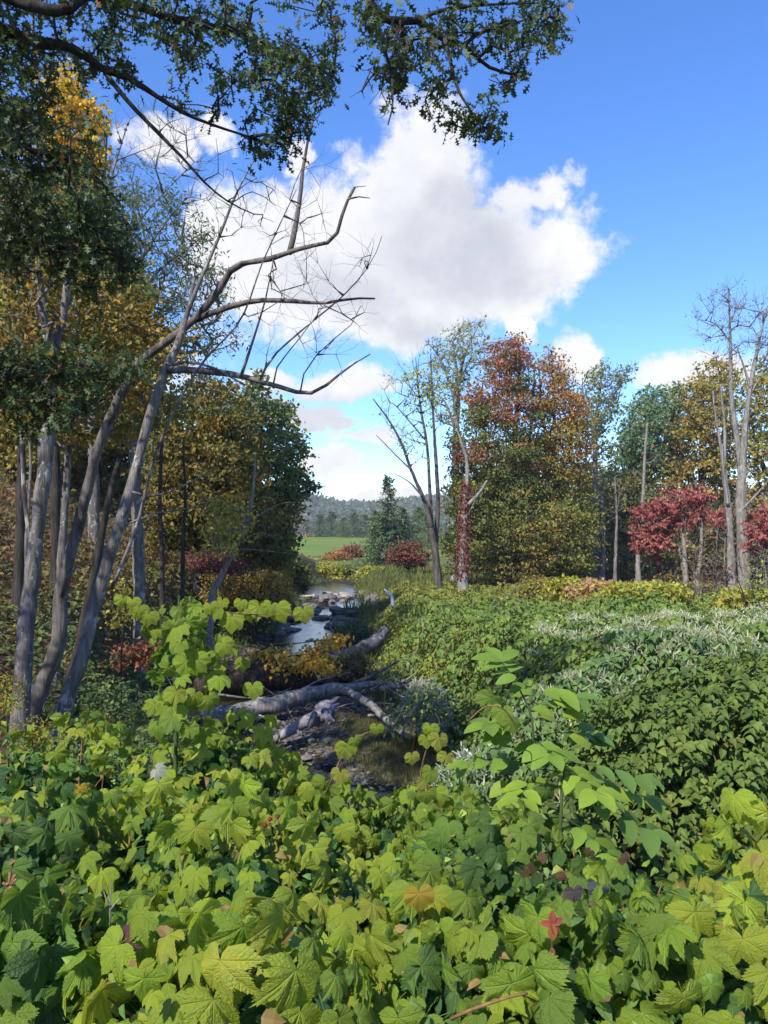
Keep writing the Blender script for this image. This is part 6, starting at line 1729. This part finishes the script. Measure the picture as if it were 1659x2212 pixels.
# sapling smothered in grape vine
Yv = 4.35
vs = thing('vine_sapling', 'upright sapling smothered in grape vine, one leafy arm reaching over the stream', 'sapling', (P(380, 1600, Yv)[0], Yv, float(ground(P(380, 1600, Yv)[0], Yv))))
zb = vs.location[2]
q, r = smoothpath(np.vstack([[vs.location[0], Yv, zb - .1], W((380, 1590, Yv), (386, 1450, Yv), (388, 1340, Yv), (386, 1285, Yv))]), [.012, .011, .009, .007, .003], .08, .2)
b = Buf(); b.tube(q, r, 7); part('stem', b, M_STEM, vs)
arm = W((388, 1350, Yv), (440, 1325, Yv - .05), (520, 1325, Yv - .1), (590, 1328, Yv - .12), (655, 1332, Yv - .12))
qa, ra = smoothpath(arm, [.005, .004, .003, .002, .0015], .06, .3)
b = Buf(); b.tube(qa, ra, 5); part('vine', b, M_CANE, vs)
arm2 = W((386, 1360, Yv), (340, 1320, Yv - .05), (300, 1310, Yv - .08), (262, 1300, Yv - .1))
q2, r2 = smoothpath(arm2, [.004, .003, .002, .0015], .06, .3)
b = Buf(); b.tube(q2, r2, 5); part('vine', b, M_CANE, vs)
vc = mixcol(1.3, 4, 2, .2)
body = fill([(330, 1600), (322, 1500), (318, 1420), (300, 1360), (330, 1320), (380, 1290), (430, 1310), (500, 1350), (512, 1400), (500, 1450), (470, 1480), (430, 1540), (410, 1600)], 100, Yv, .34, .5)
for p in body:
    o_ = norm(p - np.array([vs.location[0], Yv, p[2]]))
    leaf_piece(vs, GRAPE_ME if rng.uniform() < .75 else RASP_ME, p, o_ * [.6, .6, 0] + [0, 0, -1] + rng.normal(0, .4, 3), o_ * .5 + np.array([0, -.5, .45]) + rng.normal(0, .35, 3), .072 * rng.uniform(.55, 1.25), vc(p))
for u, v, s in [(533, 1330, .07), (560, 1322, .085), (600, 1325, .09), (585, 1320, .07), (655, 1330, .075), (500, 1345, .09), (470, 1330, .06), (520, 1312, .05), (455, 1320, .06), (265, 1305, .06), (285, 1310, .06), (300, 1325, .075), (320, 1340, .075), (545, 1495, .075), (525, 1440, .06), (480, 1310, .05)]:
    leaf_piece(vs, GRAPE_ME, P(u, v - 12, Yv - .1), (rng.normal(0, .3), -.25, -1), (rng.normal(0, .2), -.85, .5), s, np.array(LIME[rng.integers(0, 3)]) * rng.uniform(.85, 1.1))
tv = Buf()
for p in body[::3]: tv.tube([p, (p + np.array([vs.location[0], Yv, p[2] + .05])) / 2 + [0, 0, .04], [vs.location[0], Yv, p[2] - .04]], [.0015, .002, .003], 3, cap=False)
part('twigs', tv, M_STEM, vs, kind='stuff')

# drooping vine sprays before the gravel bar
for pts, lab, n in [([(700, 1720, 4.4), (735, 1640, 4.4), (762, 1600, 4.4), (800, 1580, 4.4), (830, 1575, 4.4)], 'grape vine shoot with heart-shaped leaves in front of the gravel bar', 9),
                    ([(905, 1700, 4.4), (920, 1620, 4.4), (950, 1570, 4.4), (940, 1540, 4.4)], 'grape vine shoot climbing beside the grey-green flowering bush', 8)]:
    q, r = smoothpath(W(*pts), np.linspace(.004, .0015, len(pts)), .05, .3)
    g = float(ground(q[0][0], q[0][1]))
    rt = thing('grape_vine', lab, 'vine', q[0])
    b = Buf(); b.tube(q, r, 5); part('stem', b, M_CANE, rt)
    for k in range(n):
        p = q[int((k + .5) / n * (len(q) - 1))]
        leaf_piece(rt, GRAPE_ME, p + [rng.normal(0, .05), -.02, rng.normal(-.02, .03)], (rng.normal(0, .4), -.2, -1), (rng.normal(0, .3), -.85, .5), .07 * rng.uniform(.7, 1.2), np.array((LIME + YELL[:1])[rng.integers(0, 5)]) * rng.uniform(.8, 1.05))

# sapling with oval leaflets
def oval_sapling(label, stem, rachises, base):
    root = thing('ash_sapling', label, 'sapling', base, 'oval-leaved saplings')
    q, r = smoothpath(stem, np.linspace(.013, .004, len(stem)), .08, .2)
    b = Buf(); b.tube(q, r, 8); part('stem', b, M_STEM, root)
    for (z, az_, L, el_) in rachises:
        p0 = np.array([np.interp(z, q[:, 2], q[:, k]) for k in range(3)])
        d = np.array([math.cos(az_) * math.cos(el_), math.sin(az_) * math.cos(el_), math.sin(el_)])
        f = np.linspace(0, 1, 6)
        rib = p0 + d * L * f[:, None] - np.array([0, 0, 1]) * (.22 * L * f ** 2)[:, None]
        b = Buf(); b.tube(rib, np.linspace(.0035, .0015, 6), 5); part('leaf_stalk', b, M_STEM, root)
        side = norm(np.cross(d, [0, 0, 1.0]))
        col = np.array(((.17, .26, .035), (.13, .22, .035), (.10, .18, .04))[rng.integers(0, 3)])
        for j, ff in enumerate((.42, .7, .95)):
            p = np.array([np.interp(ff, f, rib[:, k]) for k in range(3)])
            for s_ in (-1, 1):
                leaf_piece(root, OVAL_ME, p, side * s_ * .9 + d * .5 + [0, 0, -.18] + rng.normal(0, .1, 3), np.array([0, -.25, 1]) + side * -s_ * .15 + rng.normal(0, .18, 3), (.14 + .02 * j) * rng.uniform(.8, 1.15), col * rng.uniform(.8, 1.25))
        leaf_piece(root, OVAL_ME, rib[-1], d + [0, 0, -.25], (0, -.3, 1), .15, col * 1.1)
    return root
Ys = 4.7
b1 = P(1152, 1900, Ys); b1[2] = float(ground(b1[0], Ys))
oval_sapling('taller dark-stemmed sapling with large oval leaves before the flowering knotweed', np.vstack([b1 - [0, 0, .1], W((1152, 1760, Ys), (1152, 1650, Ys), (1150, 1560, Ys), (1138, 1520, Ys), (1115, 1475, Ys))]),
             [(zed(1478, Ys), 2.2, .22, .9), (zed(1530, Ys), -.3, .30, .5), (zed(1560, Ys), 3.5, .32, .25), (zed(1590, Ys), .25, .42, .15), (zed(1600, Ys), -1.4, .30, .2), (zed(1645, Ys), 3.0, .40, .15), (zed(1660, Ys), -.5, .45, .1), (zed(1680, Ys), -2.0, .32, .1), (zed(1700, Ys), .4, .42, 0), (zed(1740, Ys), 3.6, .40, 0), (zed(1760, Ys), -.8, .42, 0)], b1)
b2 = P(1212, 1950, 4.5); b2[2] = float(ground(b2[0], 4.5))
oval_sapling('shorter sapling with level oval leaves reaching towards the dark knotweed', np.vstack([b2 - [0, 0, .1], W((1210, 1800, 4.5), (1216, 1700, 4.5), (1220, 1640, 4.5))]),
             [(zed(1650, 4.5), -.2, .42, .1), (zed(1662, 4.5), -1.2, .32, .1), (zed(1700, 4.5), .1, .52, .05), (zed(1720, 4.5), -.5, .50, 0), (zed(1735, 4.5), 3.3, .36, 0), (zed(1760, 4.5), -1.0, .36, -.1)], b2)
# more leaves on both saplings, and the vine that climbs the taller one
for rootname, lst in (('ash_sapling', [(1095, 1462, .13, 1), (1112, 1478, .13, 1), (1130, 1498, .12, 1), (1195, 1492, .17, 1), (1225, 1490, .18, 1), (1215, 1512, .15, 1), (1170, 1530, .13, 1), (1188, 1548, .15, 1), (1235, 1545, .14, 1), (1095, 1558, .14, 1),
        (1060, 1585, .15, 1), (1250, 1590, .15, 1), (1290, 1600, .14, 1), (1270, 1575, .13, 1), (1105, 1650, .15, 1), (1160, 1690, .16, 1), (1250, 1665, .15, 1), (1075, 1690, .14, 1), (1200, 1625, .14, 1), (1140, 1610, .14, 1), (1290, 1680, .15, 1),
        (1060, 1520, .10, 0), (1085, 1545, .09, 0), (1105, 1570, .075, 0), (1080, 1600, .08, 0), (1150, 1745, .10, 0), (1110, 1720, .09, 0), (1180, 1720, .085, 0), (1090, 1760, .09, 0), (1190, 1780, .08, 0), (1120, 1800, .085, 0)]),):
    root = bpy.data.objects[rootname]
    for u, v, sz, oval in lst:
        col = np.array(((.15, .235, .032), (.12, .205, .032), (.19, .27, .035), (.09, .165, .034))[rng.integers(0, 4)]) * rng.uniform(.85, 1.15)
        if oval:
            a = 1 if u > 1150 else -1
            leaf_piece(root, OVAL_ME, P(u - a * 20, v, 4.65 + rng.normal(0, .1)), (a * 1.0 + rng.normal(0, .3), rng.normal(-.2, .4), rng.normal(-.1, .25)), (rng.normal(0, .2), -.55, .8), sz, col)
        else:
            leaf_piece(root, GRAPE_ME, P(u, v - 12, 4.55 + rng.normal(0, .06)), (rng.normal(0, .35), -.25, -1), (rng.normal(0, .3), -.8, .5), sz, col)
# seedlings and dead leaves in the dark under the bushes
n = 5200
fy = rng.uniform(1.3, 8.2, n); fx = rng.uniform(-.62, .62, n) * (fy + .4)
p = np.stack([fx, fy, ground(fx, fy) + rng.uniform(.02, .45, n)], -1)
b = Buf(); b.scatter(HEART_LOW, p, rng.normal(0, 1, (n, 3)) + [0, 0, -.3], rng.normal(0, .4, (n, 3)) + [0, -.2, 1], .085 * rng.uniform(.6, 1.4, n), jitter(DEEP + MIDG[:2] + [(.05, .07, .02)], n) * rng.uniform(.5, 1.1, (n, 1)))
put('weeds', b.mesh('weeds', M_LEAF, False), label='small dark weeds under the brambles on the near bank', cat='weeds', kind='stuff')

# ------------------------------------------------------------------ thin autumn haze
hb_ = Buf()
x0, x1, y0, y1, z0, z1 = -705.0, 705.0, -105.0, 965.0, -2.0, 36.0
V = [(x, y, z) for z in (z0, z1) for y in (y0, y1) for x in (x0, x1)]
hb_.add(V, [np.array([[0, 2, 3, 1], [4, 5, 7, 6], [0, 1, 5, 4], [2, 6, 7, 3], [0, 4, 6, 2], [1, 3, 7, 5]])])
hm = bpy.data.materials.new('thin haze')
hm.use_nodes = True
t = NT(hm.node_tree); t.n.clear()
o_ = t.new('ShaderNodeOutputMaterial')
pv = t.new('ShaderNodeVolumePrincipled')
pv.inputs['Color'].default_value = (.80, .88, 1.0, 1)
pv.inputs['Density'].default_value = 0.00032
t.l.new(pv.outputs[0], o_.inputs['Volume'])
put('haze', hb_.mesh('haze', hm, False), kind='stuff')
